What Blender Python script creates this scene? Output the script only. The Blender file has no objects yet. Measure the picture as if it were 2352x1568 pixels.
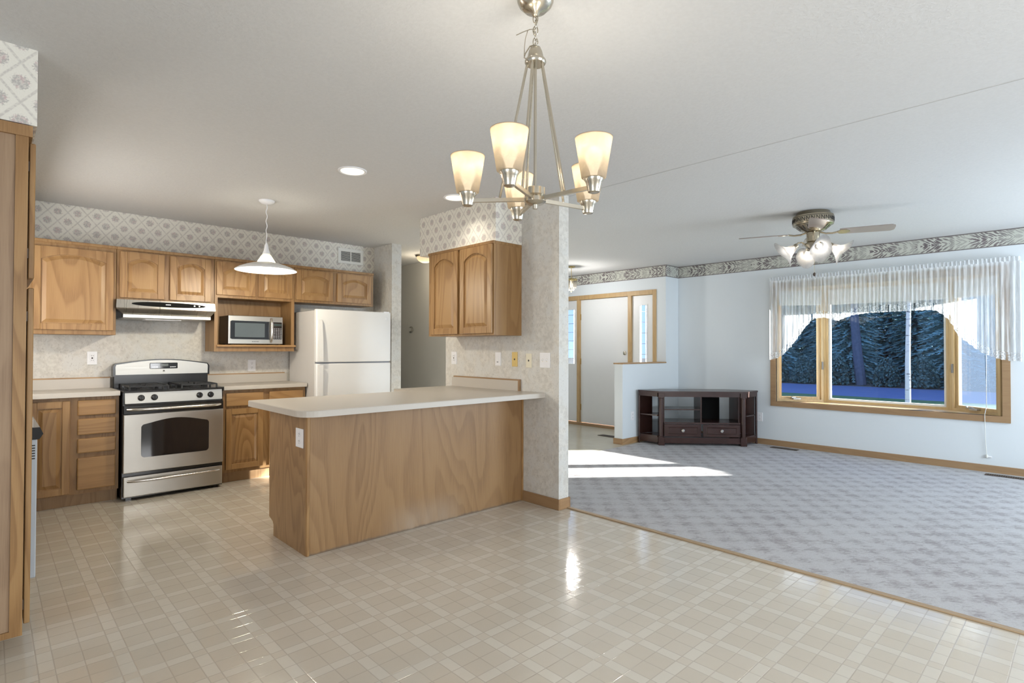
import bpy, bmesh, math, random
from mathutils import Vector, Matrix

SC = bpy.context.scene
COL = SC.collection
PI = math.pi
random.seed(7)
CH = 2.506                      # ceiling height

# ------------------------------------------------------------------ camera
F_PX, TH, PITCH, ROLL, CAM_H = 1269.86, 0.8111, 0.0128, 0.0024, 1.2718
fw = Vector((math.cos(TH)*math.cos(PITCH), math.sin(TH)*math.cos(PITCH), math.sin(PITCH)))
rt = Vector((math.sin(TH), -math.cos(TH), 0))
up = rt.cross(fw)
rt2 = rt*math.cos(ROLL) + up*math.sin(ROLL)
up2 = -rt*math.sin(ROLL) + up*math.cos(ROLL)
cam_data = bpy.data.cameras.new('camera')
cam_data.sensor_width = 36.0
cam_data.lens = F_PX/2352*36.0
cam_data.clip_start = 0.02
cam_data.clip_end = 300
cam = bpy.data.objects.new('camera', cam_data)
COL.objects.link(cam)
cam.matrix_world = Matrix(((rt2.x, up2.x, -fw.x, 0), (rt2.y, up2.y, -fw.y, 0),
                           (rt2.z, up2.z, -fw.z, CAM_H), (0, 0, 0, 1)))
SC.camera = cam
LAT = Vector((math.sin(TH), -math.cos(TH), 0))          # to the right of the view, level
FWD = Vector((math.cos(TH), math.sin(TH), 0))           # away from the camera, level

# ------------------------------------------------------------------ view, world, sun, fill lights
SC.view_settings.view_transform = 'Standard'
SC.view_settings.look = 'None'
SC.view_settings.exposure = 0.0
SC.view_settings.gamma = 1.0
SC.view_settings.use_curve_mapping = False
cy = SC.cycles
cy.max_bounces = 8
cy.diffuse_bounces = 4
cy.glossy_bounces = 4
cy.transmission_bounces = 6
cy.transparent_max_bounces = 12
cy.caustics_reflective = False
cy.caustics_refractive = False
cy.sample_clamp_indirect = 4.0
cy.use_adaptive_sampling = True
cy.adaptive_threshold = 0.02
cy.use_denoising = True

world = bpy.data.worlds.new('sky')
SC.world = world
world.use_nodes = True
wn = world.node_tree
wn.nodes.clear()
w_out = wn.nodes.new('ShaderNodeOutputWorld')
w_bg = wn.nodes.new('ShaderNodeBackground')
w_tc = wn.nodes.new('ShaderNodeTexCoord')
w_sep = wn.nodes.new('ShaderNodeSeparateXYZ')
w_rmp = wn.nodes.new('ShaderNodeValToRGB')
wn.links.new(w_tc.outputs['Generated'], w_sep.inputs[0])
wn.links.new(w_sep.outputs['Z'], w_rmp.inputs[0])
w_rmp.color_ramp.elements[0].position = 0.0
w_rmp.color_ramp.elements[0].color = (0.38, 0.54, 0.80, 1)
w_rmp.color_ramp.elements[1].position = 0.7
w_rmp.color_ramp.elements[1].color = (0.30, 0.50, 1.0, 1)
wn.links.new(w_rmp.outputs[0], w_bg.inputs[0])
w_bg.inputs[1].default_value = 1.75
wn.links.new(w_bg.outputs[0], w_out.inputs[0])

sun_d = bpy.data.lights.new('sun', 'SUN')
sun_d.energy = 46.0
sun_d.angle = 0.009
sun_d.color = (1.0, 0.95, 0.86)
sun = bpy.data.objects.new('sun', sun_d)
COL.objects.link(sun)
SUN_DIR = Vector((-0.768, 0.641, -0.2287)).normalized()    # low autumn sun across the front yard
sun.rotation_euler = SUN_DIR.to_track_quat('-Z', 'Y').to_euler()
sun.location = (20, -10, 8)


def area_light(name, loc, direction, sx, sy, power, color):
    d = bpy.data.lights.new(name, 'AREA')
    d.shape = 'RECTANGLE'
    d.size, d.size_y = sx, sy
    d.energy = power
    d.color = color
    o = bpy.data.objects.new(name, d)
    COL.objects.link(o)
    o.location = loc
    o.rotation_euler = Vector(direction).to_track_quat('-Z', 'Z').to_euler()
    return o


# added fill lights out of view, each set before an assumed window
area_light('fill_light_dining_left', (-2.50, -0.45, 1.12), (1, 0, 0), 1.7, 1.9, 58, (0.95, 0.97, 1.0))
area_light('fill_light_living_rear', (6.10, -2.08, 1.35), (-.12, 1, 0.22), 2.0, 1.4, 168, (0.76, 0.89, 1.0))
area_light('fill_light_dining_rear', (1.9, -2.08, 1.4), (0, 1, 0.05), 1.7, 1.3, 78, (0.96, 0.98, 1.0))
area_light('fill_light_kitchen_left', (-.44, 4.85, 1.55), (1, -.1, .1), 1.1, .9, 30, (1.0, 0.97, 0.92))
portal = area_light('bay_window_portal', (8.02, 1.77, 1.33), (-1, 0, 0), 2.3, 1.5, 10, (1, 1, 1))
portal.data.cycles.is_portal = True


# ------------------------------------------------------------------ node helpers
class G:
    """small wrapper that writes node graphs"""

    def __init__(self, name, rough=0.5, metal=0.0, color=(0.8, 0.8, 0.8), spec=0.5):
        self.m = bpy.data.materials.new(name)
        self.m.use_nodes = True
        self.nt = self.m.node_tree
        self.b = self.nt.nodes['Principled BSDF']
        self.b.inputs['Roughness'].default_value = rough
        self.b.inputs['Metallic'].default_value = metal
        self.b.inputs['Base Color'].default_value = (*color, 1)
        self.b.inputs['Specular IOR Level'].default_value = spec

    def new(self, t):
        return self.nt.nodes.new(t)

    def put(self, sock, v):
        if isinstance(v, bpy.types.NodeSocket):
            self.nt.links.new(v, sock)
        elif isinstance(v, (tuple, list)) and len(v) == 3 and sock.type == 'RGBA':
            sock.default_value = (*v, 1)
        else:
            sock.default_value = v

    def f(self, op, a, b=None, c=None):
        n = self.new('ShaderNodeMath')
        n.operation = op
        self.put(n.inputs[0], a)
        if b is not None:
            self.put(n.inputs[1], b)
        if c is not None:
            self.put(n.inputs[2], c)
        return n.outputs[0]

    def pos(self):
        return self.new('ShaderNodeNewGeometry').outputs['Position']

    def obj(self):
        return self.new('ShaderNodeTexCoord').outputs['Object']

    def sep(self, v):
        n = self.new('ShaderNodeSeparateXYZ')
        self.put(n.inputs[0], v)
        return n.outputs

    def comb(self, x, y, z):
        n = self.new('ShaderNodeCombineXYZ')
        for i, v in enumerate((x, y, z)):
            self.put(n.inputs[i], v)
        return n.outputs[0]

    def vmul(self, v, s):
        n = self.new('ShaderNodeVectorMath')
        n.operation = 'MULTIPLY'
        self.put(n.inputs[0], v)
        n.inputs[1].default_value = s
        return n.outputs[0]

    def vadd(self, v, w):
        n = self.new('ShaderNodeVectorMath')
        n.operation = 'ADD'
        self.put(n.inputs[0], v)
        self.put(n.inputs[1], w)
        return n.outputs[0]

    def noise(self, v, scale, detail=2.0, rough=0.5, dist=0.0):
        n = self.new('ShaderNodeTexNoise')
        self.put(n.inputs['Vector'], v)
        n.inputs['Scale'].default_value = scale
        n.inputs['Detail'].default_value = detail
        n.inputs['Roughness'].default_value = rough
        n.inputs['Distortion'].default_value = dist
        return n.outputs['Fac']

    def ramp(self, fac, stops):
        n = self.new('ShaderNodeValToRGB')
        self.put(n.inputs[0], fac)
        el = n.color_ramp.elements
        while len(el) < len(stops):
            el.new(0.5)
        for e, (p, c) in zip(el, stops):
            e.position = p
            e.color = (*c, 1) if isinstance(c, tuple) else (c, c, c, 1)
        return n.outputs[0]

    def mix(self, fac, a, b):
        n = self.new('ShaderNodeMix')
        n.data_type = 'RGBA'
        self.put(n.inputs[0], fac)
        self.put(n.inputs[6], a)
        self.put(n.inputs[7], b)
        return n.outputs[2]

    def sstep(self, v, lo, hi):
        n = self.new('ShaderNodeMapRange')
        n.interpolation_type = 'SMOOTHSTEP'
        self.put(n.inputs[0], v)
        n.inputs[1].default_value = lo
        n.inputs[2].default_value = hi
        return n.outputs[0]

    def color(self, c):
        self.put(self.b.inputs['Base Color'], c)
        return self

    def bump(self, h, strength=0.2, dist=0.01):
        n = self.new('ShaderNodeBump')
        n.inputs['Strength'].default_value = strength
        n.inputs['Distance'].default_value = dist
        self.put(n.inputs['Height'], h)
        self.nt.links.new(n.outputs[0], self.b.inputs['Normal'])
        return self

    def out(self, shader):
        self.nt.links.new(shader, self.nt.nodes['Material Output'].inputs['Surface'])
        return self


def plain(name, color, rough=0.5, metal=0.0, spec=0.5, var=0.04):
    g = G(name, rough, metal, color, spec)
    n = g.noise(g.obj(), 9.0, 3.0)
    lo = tuple(c*(1-var) for c in color)
    hi = tuple(min(1, c*(1+var)) for c in color)
    g.color(g.mix(n, lo, hi))
    return g.m


def metal_mat(name, color, rough=0.28, stretch=(4, 4, 220)):
    g = G(name, rough, 1.0, color)
    n = g.noise(g.vmul(g.obj(), stretch), 1.0, 2.0)
    g.put(g.b.inputs['Roughness'], g.f('MULTIPLY_ADD', n, 0.14, rough-0.07))
    g.color(g.mix(n, tuple(c*0.93 for c in color), color))
    return g.m


def oak(name, grain='Z', tone=1.0, dens=1.0, rough=0.38, sat=1.0, ringw=0.24, yellow=1.0):
    g = G(name, rough, 0, (.4, .22, .09))
    o = g.obj()
    rnd = g.new('ShaderNodeObjectInfo').outputs['Random']
    v = g.vadd(o, g.comb(g.f('MULTIPLY', rnd, 13.0), g.f('MULTIPLY', rnd, 7.0), g.f('MULTIPLY', rnd, 5.0)))
    k = 3.4*dens
    if grain == 'Z':
        big, fine = (k, k, k*.16), (230, 230, 7)
    elif grain == 'X':
        big, fine = (k*.16, k, k), (7, 230, 230)
    else:
        big, fine = (k, k*.16, k), (230, 7, 230)
    n1 = g.noise(g.vmul(v, big), 1.0, 1.5, 0.45, 0.25)
    saw = g.f('FRACT', g.f('MULTIPLY', n1, 15.0))
    ring = g.f('MULTIPLY', g.sstep(saw, 0.0, 0.75), g.f('SUBTRACT', 1.0, g.sstep(saw, 0.86, 1.0)))
    pore = g.noise(g.vmul(v, fine), 1.0, 2.0, 0.6)
    patch = g.noise(g.vmul(v, big), 0.45, 2.0)
    fac = g.f('ADD', g.f('ADD', g.f('MULTIPLY', ring, ringw), g.f('MULTIPLY', pore, 0.40)), g.f('MULTIPLY', patch, 0.62-ringw))
    D = (.270*tone, .138*tone, .050*tone)
    M = (.405*tone, .226*tone, .088*tone)
    L = (.485*tone, .290*tone, .122*tone)
    D, M, L = [(c[0], c[1]*yellow, c[2]*yellow**1.5) for c in (D, M, L)]
    if sat != 1.0:
        def ds(c):
            a = sum(c)/3
            return tuple(a+(q-a)*sat for q in c)
        D, M, L = ds(D), ds(M), ds(L)
    g.color(g.ramp(fac, [(0.22, D), (0.5, M), (0.8, L)]))
    g.bump(pore, 0.06, 0.002)
    return g.m


# ------------------------------------------------------------------ materials
M = {}
M['oak'] = oak('oak_vertical', 'Z', .80, 1.0, .40, 1.0, .28)
M['oak_h'] = oak('oak_horizontal', 'X', .88, 1.0, .38, 1.0, .2)
M['oak_panel'] = oak('oak_veneer_panel', 'Z', 0.76, 0.8, 0.42, 0.92, .17)
def wear(m):
    nt = m.node_tree
    g = G.__new__(G)
    g.m, g.nt, g.b = m, nt, nt.nodes['Principled BSDF']
    src = g.b.inputs['Base Color'].links[0].from_socket
    p = g.pos()
    q = g.sep(p)
    n = g.noise(g.vmul(p, (9, 9, 3)), 1.0, 3.0, .6)
    dx = g.f('ABSOLUTE', g.f('SUBTRACT', q[0], 2.30))
    pale = g.f('MULTIPLY', g.f('SUBTRACT', 1.0, g.sstep(dx, .12, .42)), g.f('SUBTRACT', 1.0, g.sstep(g.f('ADD', q[2], g.f('MULTIPLY', n, .12)), .10, .30)))
    c = g.mix(g.f('MULTIPLY', pale, g.f('MULTIPLY_ADD', n, .9, -.05)), src, (.42, .35, .28))
    scuff = g.f('MULTIPLY', g.f('SUBTRACT', 1.0, g.sstep(g.f('ADD', q[2], g.f('MULTIPLY', n, .03)), .018, .034)), .7)
    g.color(g.mix(scuff, c, (.12, .095, .075)))


wear(M['oak_panel'])
M['oak_side'] = oak('oak_side_panel', 'Z', 0.80, 1.3, 0.45, 0.85)
M['oak_frame'] = oak('oak_face_frame', 'Z', 0.70, 1.2, 0.42)
M['oak_pantry'] = oak('oak_pantry_panel', 'Z', 0.9, 1.0, 0.5, 0.66, .14)
M['oak_trim'] = oak('oak_trim', 'Y', .84, 1.0, 0.45, 0.82, .10)
M['oak_trim_x'] = oak('oak_trim_long', 'X', 1.0, 1.0, 0.45, 0.85)
M['pine'] = oak('pine_window_wood', 'Z', 1.35, 0.8, 0.4, 0.9, .08, 1.22)
M['pine_y'] = oak('pine_window_wood_level', 'Y', 1.3, 0.8, 0.4, 0.9, .08, 1.15)
M['door_trim'] = oak('door_frame_wood', 'Z', 1.2, 1.0, 0.45, 0.9, .08, 1.16)
M['dark_wood'] = plain('dark_cherry_wood', (.040, .017, .014), 0.25, 0, 0.5, 0.25)
M['steel'] = metal_mat('brushed_steel', (.47, .45, .41), 0.36)
M['steel_h'] = metal_mat('polished_steel', (.70, .67, .62), 0.2)
M['nickel'] = metal_mat('satin_nickel', (.60, .55, .46), 0.24)
M['fan_metal'] = metal_mat('antique_nickel', (.46, .40, .30), 0.25)
M['brass'] = metal_mat('brass', (.70, .56, .28), 0.25)
M['black'] = plain('black_enamel', (.010, .010, .011), 0.2)
M['black_glass'] = plain('black_glass', (.012, .012, .014), 0.05, 0, 0.8)
M['black_matt'] = plain('black_iron', (.018, .018, .019), 0.55)
M['white_app'] = plain('white_appliance_enamel', (.80, .80, .79), 0.32, 0, 0.5, 0.015)
M['fridge_side'] = plain('textured_white_side', (.60, .58, .56), 0.5, 0, 0.4, 0.02)
M['white_plastic'] = plain('white_plastic', (.82, .82, .84), 0.4)
M['ivory'] = plain('ivory_plastic', (.74, .69, .55), 0.45)
M['yellow_plastic'] = plain('yellowed_plastic', (.66, .48, .17), 0.45)
M['dark_slot'] = plain('dark_slot', (.03, .028, .026), 0.6)
M['white_paint'] = plain('white_paint', (.80, .81, .81), 0.5, 0, 0.3, 0.01)
M['door_paint'] = plain('white_door_paint', (.78, .79, .80), 0.4, 0, 0.4, 0.01)
M['vent_white'] = plain('vent_white', (.76, .75, .70), 0.45)
M['bronze'] = plain('brown_register', (.07, .05, .04), 0.4, 0.3)
M['dw_grey'] = plain('pale_grey_enamel', (.50, .55, .60), 0.35)
M['blade'] = plain('fan_blade_laminate', (.30, .255, .235), 0.4, 0, 0.4, 0.12)
M['white_cord'] = plain('white_cord', (.75, .75, .70), 0.6)
M['micro_side'] = plain('microwave_black_case', (.012, .010, .010), 0.35)


def countertop():
    g = G('beige_laminate', 0.32, 0, (.66, .57, .47))
    n = g.noise(g.obj(), 260, 2.0)
    g.color(g.mix(n, (.50, .46, .405), (.575, .53, .475)))
    return g.m


M['laminate'] = countertop()


def wall_paint(name, c, bump=0.10):
    g = G(name, 0.75, 0, c, 0.25)
    p = g.pos()
    n = g.noise(p, 3.0, 2.0)
    g.color(g.mix(n, tuple(q*.985 for q in c), c))
    g.bump(g.noise(p, 160, 2.0), bump, 0.003)
    return g.m


M['wall_white'] = wall_paint('cool_white_wall', (.70, .745, .775))
M['wall_hall'] = wall_paint('grey_hall_wall', (.62, .61, .58))
M['ext_wall'] = wall_paint('outer_siding', (.5, .5, .5))


def ceiling_mat():
    g = G('textured_ceiling', 0.9, 0, (.76, .76, .75), 0.1)
    p = g.pos()
    c = g.noise(p, 85, 4.0, 0.65)
    blob = g.sstep(g.noise(p, 55, 3.0, 0.55), 0.45, 0.62)
    g.color(g.mix(g.noise(p, 60, 2.0), (.60, .598, .592), (.66, .658, .652)))
    g.bump(g.f('ADD', g.f('MULTIPLY', c, 0.5), blob), 0.13, 0.005)
    return g.m


M['ceiling'] = ceiling_mat()


def speckle_wall(name='speckled_wallpaper'):
    g = G(name, 0.7, 0, (.66, .64, .59), 0.3)
    p = g.pos()
    a = g.noise(p, 26, 3.0, 0.6)
    fleck = g.sstep(g.noise(g.vmul(p, (1, 1, .7)), 95, 2.5, 0.6), 0.57, 0.70)
    patch = g.noise(p, 7, 4.0, 0.6, 0.6)
    base = g.mix(g.sstep(a, .35, .65), (.575, .55, .505), (.675, .65, .60))
    base = g.mix(g.sstep(patch, .42, .62), base, (.64, .63, .60))
    g.color(g.mix(g.f('MULTIPLY', fleck, 0.42), base, (.33, .30, .285)))
    g.bump(a, 0.05, 0.003)
    return g.m


M['speckle'] = speckle_wall()


def floral():
    g = G('floral_trellis_wallpaper', 0.65, 0, (.7, .68, .6), 0.3)
    p = g.pos()
    s = g.sep(p)
    px, pz = 0.1345, 0.1625
    u = g.f('ADD', s[0], s[1])
    uu = g.f('ADD', g.f('DIVIDE', u, px), 0.38)
    zz = g.f('ADD', g.f('DIVIDE', s[2], pz), 0.49)
    fa = g.f('SUBTRACT', g.f('FRACT', g.f('ADD', uu, zz)), 0.5)
    fb = g.f('SUBTRACT', g.f('FRACT', g.f('SUBTRACT', uu, zz)), 0.5)
    n_small = g.noise(p, 150, 2.0, 0.5)
    n_leaf = g.noise(p, 95, 1.0, 0.5)
    # garland lines at the lattice boundary
    da = g.f('SUBTRACT', 0.5, g.f('ABSOLUTE', fa))
    db = g.f('SUBTRACT', 0.5, g.f('ABSOLUTE', fb))
    dmin = g.f('MINIMUM', da, db)
    line = g.f('SUBTRACT', 1.0, g.sstep(dmin, 0.022, 0.070))
    line = g.f('MULTIPLY', line, g.f('MULTIPLY_ADD', g.sstep(n_leaf, 0.40, 0.56), 0.55, 0.45))
    # bouquets in the middle of each diamond
    du = g.f('MULTIPLY', g.f('ADD', fa, fb), 0.5*px)
    dz = g.f('MULTIPLY', g.f('SUBTRACT', fa, fb), 0.5*pz)
    r = g.f('SQRT', g.f('ADD', g.f('MULTIPLY', du, du), g.f('MULTIPLY', dz, dz)))
    bq = g.f('SUBTRACT', 1.0, g.sstep(g.f('ADD', r, g.f('MULTIPLY', g.f('SUBTRACT', n_small, .5), .04)), 0.022, 0.034))
    inner = g.sstep(g.noise(p, 130, 1.0), 0.40, 0.55)
    bq = g.f('MULTIPLY', bq, g.f('MULTIPLY_ADD', inner, 0.4, 0.5))
    pinkmask = g.sstep(g.noise(p, 75, 1.0), 0.50, 0.60)
    bqc = g.mix(pinkmask, (.40, .38, .365), (.50, .37, .375))
    base = g.mix(n_small, (.74, .715, .64), (.80, .775, .705))
    c = g.mix(g.f('MULTIPLY', line, 0.52), base, (.43, .395, .375))
    g.color(g.mix(g.f('MULTIPLY', bq, 0.9), c, bqc))
    return g.m


M['floral'] = floral()


def border_mat(axis):
    g = G('leaf_border_' + axis.lower(), 0.6, 0, (.6, .6, .55), 0.3)
    p = g.pos()
    s = g.sep(p)
    u = s[1] if axis == 'Y' else s[0]
    z = g.f('SUBTRACT', s[2], CH-0.171)
    uu = g.f('MULTIPLY', u, -1.0)
    ph = g.f('FRACT', g.f('DIVIDE', uu, 0.46))
    zc = g.f('SUBTRACT', z, .085)
    # sprays fan out from the middle line, like ears of wheat laid end to end
    arm = g.f('MULTIPLY', g.f('POWER', g.f('ABSOLUTE', zc), 0.8), 1.25)
    lead = g.f('SUBTRACT', ph, arm)
    az = g.f('ABSOLUTE', zc)
    wig = g.f('MULTIPLY', g.f('SUBTRACT', g.noise(g.comb(g.f('MULTIPLY', uu, 9), g.f('MULTIPLY', z, 9), 0), 1.0, 1.0), .5), .05)
    along = g.f('ADD', g.f('MULTIPLY', uu, .84), g.f('MULTIPLY', g.f('ADD', az, wig), -.54))
    across = g.f('ADD', g.f('MULTIPLY', uu, .54), g.f('MULTIPLY', g.f('ADD', az, wig), .84))
    vo = g.new('ShaderNodeTexVoronoi')
    vo.voronoi_dimensions = '2D'
    vo.inputs['Scale'].default_value = 1.0
    g.put(vo.inputs['Vector'], g.comb(g.f('MULTIPLY', along, 15), g.f('MULTIPLY', across, 72), 0))
    stroke = g.f('SUBTRACT', 1.0, g.sstep(vo.outputs['Distance'], .33, .52))
    dens = g.f('MULTIPLY', g.sstep(lead, -0.10, 0.06), g.f('SUBTRACT', 1.0, g.sstep(lead, 0.30, 0.85)))
    dens = g.f('MULTIPLY_ADD', dens, 0.6, 0.40)
    big = g.noise(g.comb(g.f('MULTIPLY', u, 7), g.f('MULTIPLY', z, 20), 0), 1.0, 2.0)
    base = g.mix(big, (.48, .50, .44), (.60, .60, .54))
    tone = g.mix(g.noise(p, 30, 1), (.105, .09, .10), (.22, .18, .185))
    c = g.mix(g.f('MULTIPLY', stroke, dens), base, tone)
    edge = g.f('MAXIMUM', g.f('LESS_THAN', z, 0.009), g.f('GREATER_THAN', z, 0.160))
    g.color(g.mix(edge, c, (.17, .15, .145)))
    return g.m


M['border_y'] = border_mat('Y')
M['border_x'] = border_mat('X')


def vinyl():
    g = G('checked_vinyl', 0.15, 0, (.6, .5, .4), 0.85)
    p = g.pos()
    s = g.sep(p)
    P = 0.2365
    def cell(v, off):
        return g.f('MULTIPLY', g.f('SUBTRACT', g.f('FRACT', g.f('ADD', g.f('DIVIDE', g.f('SUBTRACT', v, off), P), 0.5)), 0.5), P)
    cx = cell(s[0], 1.366)
    cyy = cell(s[1], 1.869)
    ax, ay = g.f('ABSOLUTE', cx), g.f('ABSOLUTE', cyy)
    inx = g.f('LESS_THAN', ax, 0.0255)
    iny = g.f('LESS_THAN', ay, 0.0255)
    both = g.f('MULTIPLY', inx, iny)
    strip = g.f('SUBTRACT', g.f('MAXIMUM', inx, iny), both)
    # fine lines: strip edges and the middle of every square
    def lines(a):
        e1 = g.f('ABSOLUTE', g.f('SUBTRACT', a, 0.0255))
        e2 = g.f('ABSOLUTE', g.f('SUBTRACT', a, P/2))
        return g.f('MINIMUM', e1, e2)
    ln = g.f('MINIMUM', lines(ax), lines(ay))
    grout = g.f('SUBTRACT', 1.0, g.sstep(ln, 0.0008, 0.0034))
    n = g.noise(p, 11, 4.0, 0.6, 0.5)
    tid = g.new('ShaderNodeTexWhiteNoise')
    tid.noise_dimensions = '3D'
    g.put(tid.inputs['Vector'], g.comb(g.f('FLOOR', g.f('DIVIDE', g.f('SUBTRACT', s[0], 1.366), P/2)),
                                       g.f('FLOOR', g.f('DIVIDE', g.f('SUBTRACT', s[1], 1.869), P/2)), 0))
    tv = g.f('MULTIPLY_ADD', tid.outputs['Value'], 0.5, g.f('MULTIPLY', n, 0.5))
    tile = g.mix(tv, (.550, .495, .410), (.600, .545, .460))
    light = g.mix(n, (.615, .570, .490), (.650, .608, .528))
    c = g.mix(strip, tile, light)
    c = g.mix(both, c, (.595, .54, .455))
    c = g.mix(g.f('MULTIPLY', grout, 0.50), c, (.39, .335, .285))
    g.color(c)
    wob = g.noise(p, 26, 3.0, 0.6)
    g.put(g.b.inputs['Roughness'], g.f('MULTIPLY_ADD', n, 0.10, 0.06))
    h = g.f('SUBTRACT', g.f('MULTIPLY', wob, 0.6), g.f('MULTIPLY', grout, 0.5))
    g.bump(h, 0.20, 0.005)
    return g.m


M['vinyl'] = vinyl()


def foyer_vinyl():
    g = G('foyer_vinyl', 0.2, 0, (.5, .48, .42), 0.5)
    p = g.pos()
    n = g.noise(p, 5, 4.0, 0.6, 0.5)
    g.color(g.mix(n, (.50, .47, .39), (.62, .60, .52)))
    g.bump(g.noise(p, 26, 3), 0.06, 0.004)
    return g.m


M['foyer'] = foyer_vinyl()


def carpet():
    g = G('mottled_carpet', 1.0, 0, (.5, .5, .5), 0.05)
    p = g.pos()
    s = g.sep(p)
    wob = g.noise(p, 7, 2.0)
    a = 0.118
    def sn(v):
        return g.f('SINE', g.f('MULTIPLY', g.f('ADD', v, g.f('MULTIPLY', wob, .05)), PI/a))
    chk = g.f('MULTIPLY', sn(s[0]), sn(s[1]))
    diag = g.f('ADD', g.f('MULTIPLY', s[0], .69), g.f('MULTIPLY', s[1], .72))
    lat = g.f('SUBTRACT', g.f('MULTIPLY', s[0], .72), g.f('MULTIPLY', s[1], .69))
    curly = g.noise(g.comb(g.f('MULTIPLY', lat, 20), g.f('MULTIPLY', diag, 44), 0), 1.0, 4.0, 0.7, 1.2)
    fine = g.noise(p, 150, 3.0, 0.7)
    large = g.noise(p, 2.2, 2.0)
    fac = g.f('ADD', g.f('MULTIPLY', chk, 0.17), g.f('ADD', g.f('MULTIPLY', curly, 1.35), g.f('MULTIPLY', large, .35)))
    dark = g.sstep(fac, 0.72, 1.20)
    base = g.mix(fine, (.44, .438, .447), (.62, .618, .63))
    g.color(g.mix(g.f('MULTIPLY', dark, 0.68), base, (.255, .222, .232)))
    g.bump(g.f('ADD', g.f('MULTIPLY', fine, 1.0), g.f('MULTIPLY', curly, 0.6)), 0.6, 0.008)
    return g.m


M['carpet'] = carpet()


def glass(name='window_glass', tint=(.93, .97, 1.0), gloss=0.07):
    g = G(name)
    t = g.new('ShaderNodeBsdfTransparent')
    t.inputs[0].default_value = (*tint, 1)
    r = g.new('ShaderNodeBsdfGlossy')
    r.inputs['Roughness'].default_value = 0.02
    fr = g.new('ShaderNodeLayerWeight')
    fr.inputs[0].default_value = 0.5
    mx = g.new('ShaderNodeMixShader')
    g.put(mx.inputs[0], g.f('MULTIPLY_ADD', g.f('POWER', fr.outputs[1], 4.0), 0.5, 0.035))
    g.nt.links.new(t.outputs[0], mx.inputs[1])
    g.nt.links.new(r.outputs[0], mx.inputs[2])
    g.out(mx.outputs[0])
    return g.m


M['glass'] = glass()


def mesh_screen():
    g = G('insect_screen')
    t = g.new('ShaderNodeBsdfTransparent')
    d = g.new('ShaderNodeBsdfTranslucent')
    d.inputs[0].default_value = (.085, .115, .17, 1)
    mx = g.new('ShaderNodeMixShader')
    mx.inputs[0].default_value = 0.30
    g.nt.links.new(t.outputs[0], mx.inputs[1])
    g.nt.links.new(d.outputs[0], mx.inputs[2])
    g.out(mx.outputs[0])
    return g.m


M['screen'] = mesh_screen()


def sheer(name, opacity, lace=False, col=(.84, .86, .88)):
    g = G(name)
    t = g.new('ShaderNodeBsdfTransparent')
    d = g.new('ShaderNodeBsdfDiffuse')
    d.inputs[0].default_value = (*col, 1)
    tl = g.new('ShaderNodeBsdfTranslucent')
    tl.inputs[0].default_value = (*col, 1)
    cl = g.new('ShaderNodeMixShader')
    cl.inputs[0].default_value = 0.28
    g.nt.links.new(d.outputs[0], cl.inputs[1])
    g.nt.links.new(tl.outputs[0], cl.inputs[2])
    mx = g.new('ShaderNodeMixShader')
    p = g.pos()
    if lace:
        h = g.noise(p, 70, 2.0, 0.5)
        st = g.noise(g.vmul(p, (40, 40, 2)), 1.0, 2.0)
        op = g.f('MULTIPLY', g.f('MULTIPLY_ADD', g.sstep(h, 0.42, 0.54), 0.55, opacity-.25), g.sstep(st, .30, .5))
    else:
        h = g.noise(g.vmul(p, (60, 60, 3)), 1.0, 2.0)
        op = g.f('MULTIPLY_ADD', g.sstep(h, .34, .64), 0.34, opacity-0.16)
    g.put(mx.inputs[0], op)
    g.nt.links.new(t.outputs[0], mx.inputs[1])
    g.nt.links.new(cl.outputs[0], mx.inputs[2])
    g.out(mx.outputs[0])
    return g.m


M['sheer'] = sheer('sheer_white_voile', 0.60)
M['lace'] = sheer('white_lace', 0.72, True)


def blind_mat():
    g = G('pleated_blind', 0.7, 0, (.78, .80, .84), .2)
    z = g.sep(g.pos())[2]
    st = g.f('MULTIPLY_ADD', g.f('SINE', g.f('MULTIPLY', z, 620)), .5, .5)
    g.color(g.mix(st, (.66, .69, .74), (.80, .82, .86)))
    return g.m


M['blind'] = blind_mat()


def frosted(name, trans, refl=(.6, .58, .54), transp=0.25, emit=0.0, ecol=(1, .8, .5)):
    """thin etched glass: some light passes straight, some is spread, little is thrown back"""
    g = G(name)
    t = g.new('ShaderNodeBsdfTransparent')
    tl = g.new('ShaderNodeBsdfTranslucent')
    n = g.noise(g.obj(), 26, 3, .6, .5)
    g.put(tl.inputs[0], g.mix(g.sstep(n, .35, .65), tuple(c*.75 for c in trans), trans))
    d = g.new('ShaderNodeBsdfDiffuse')
    d.inputs[0].default_value = (*refl, 1)
    c1 = g.new('ShaderNodeMixShader')
    c1.inputs[0].default_value = 0.22
    g.nt.links.new(tl.outputs[0], c1.inputs[1])
    g.nt.links.new(d.outputs[0], c1.inputs[2])
    mx = g.new('ShaderNodeMixShader')
    mx.inputs[0].default_value = 1-transp
    g.nt.links.new(t.outputs[0], mx.inputs[1])
    g.nt.links.new(c1.outputs[0], mx.inputs[2])
    sh = mx.outputs[0]
    if emit > 0:
        e = g.new('ShaderNodeEmission')
        e.inputs[0].default_value = (*ecol, 1)
        e.inputs[1].default_value = emit
        a = g.new('ShaderNodeAddShader')
        g.nt.links.new(sh, a.inputs[0])
        g.nt.links.new(e.outputs[0], a.inputs[1])
        sh = a.outputs[0]
    g.out(sh)
    return g.m


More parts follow.
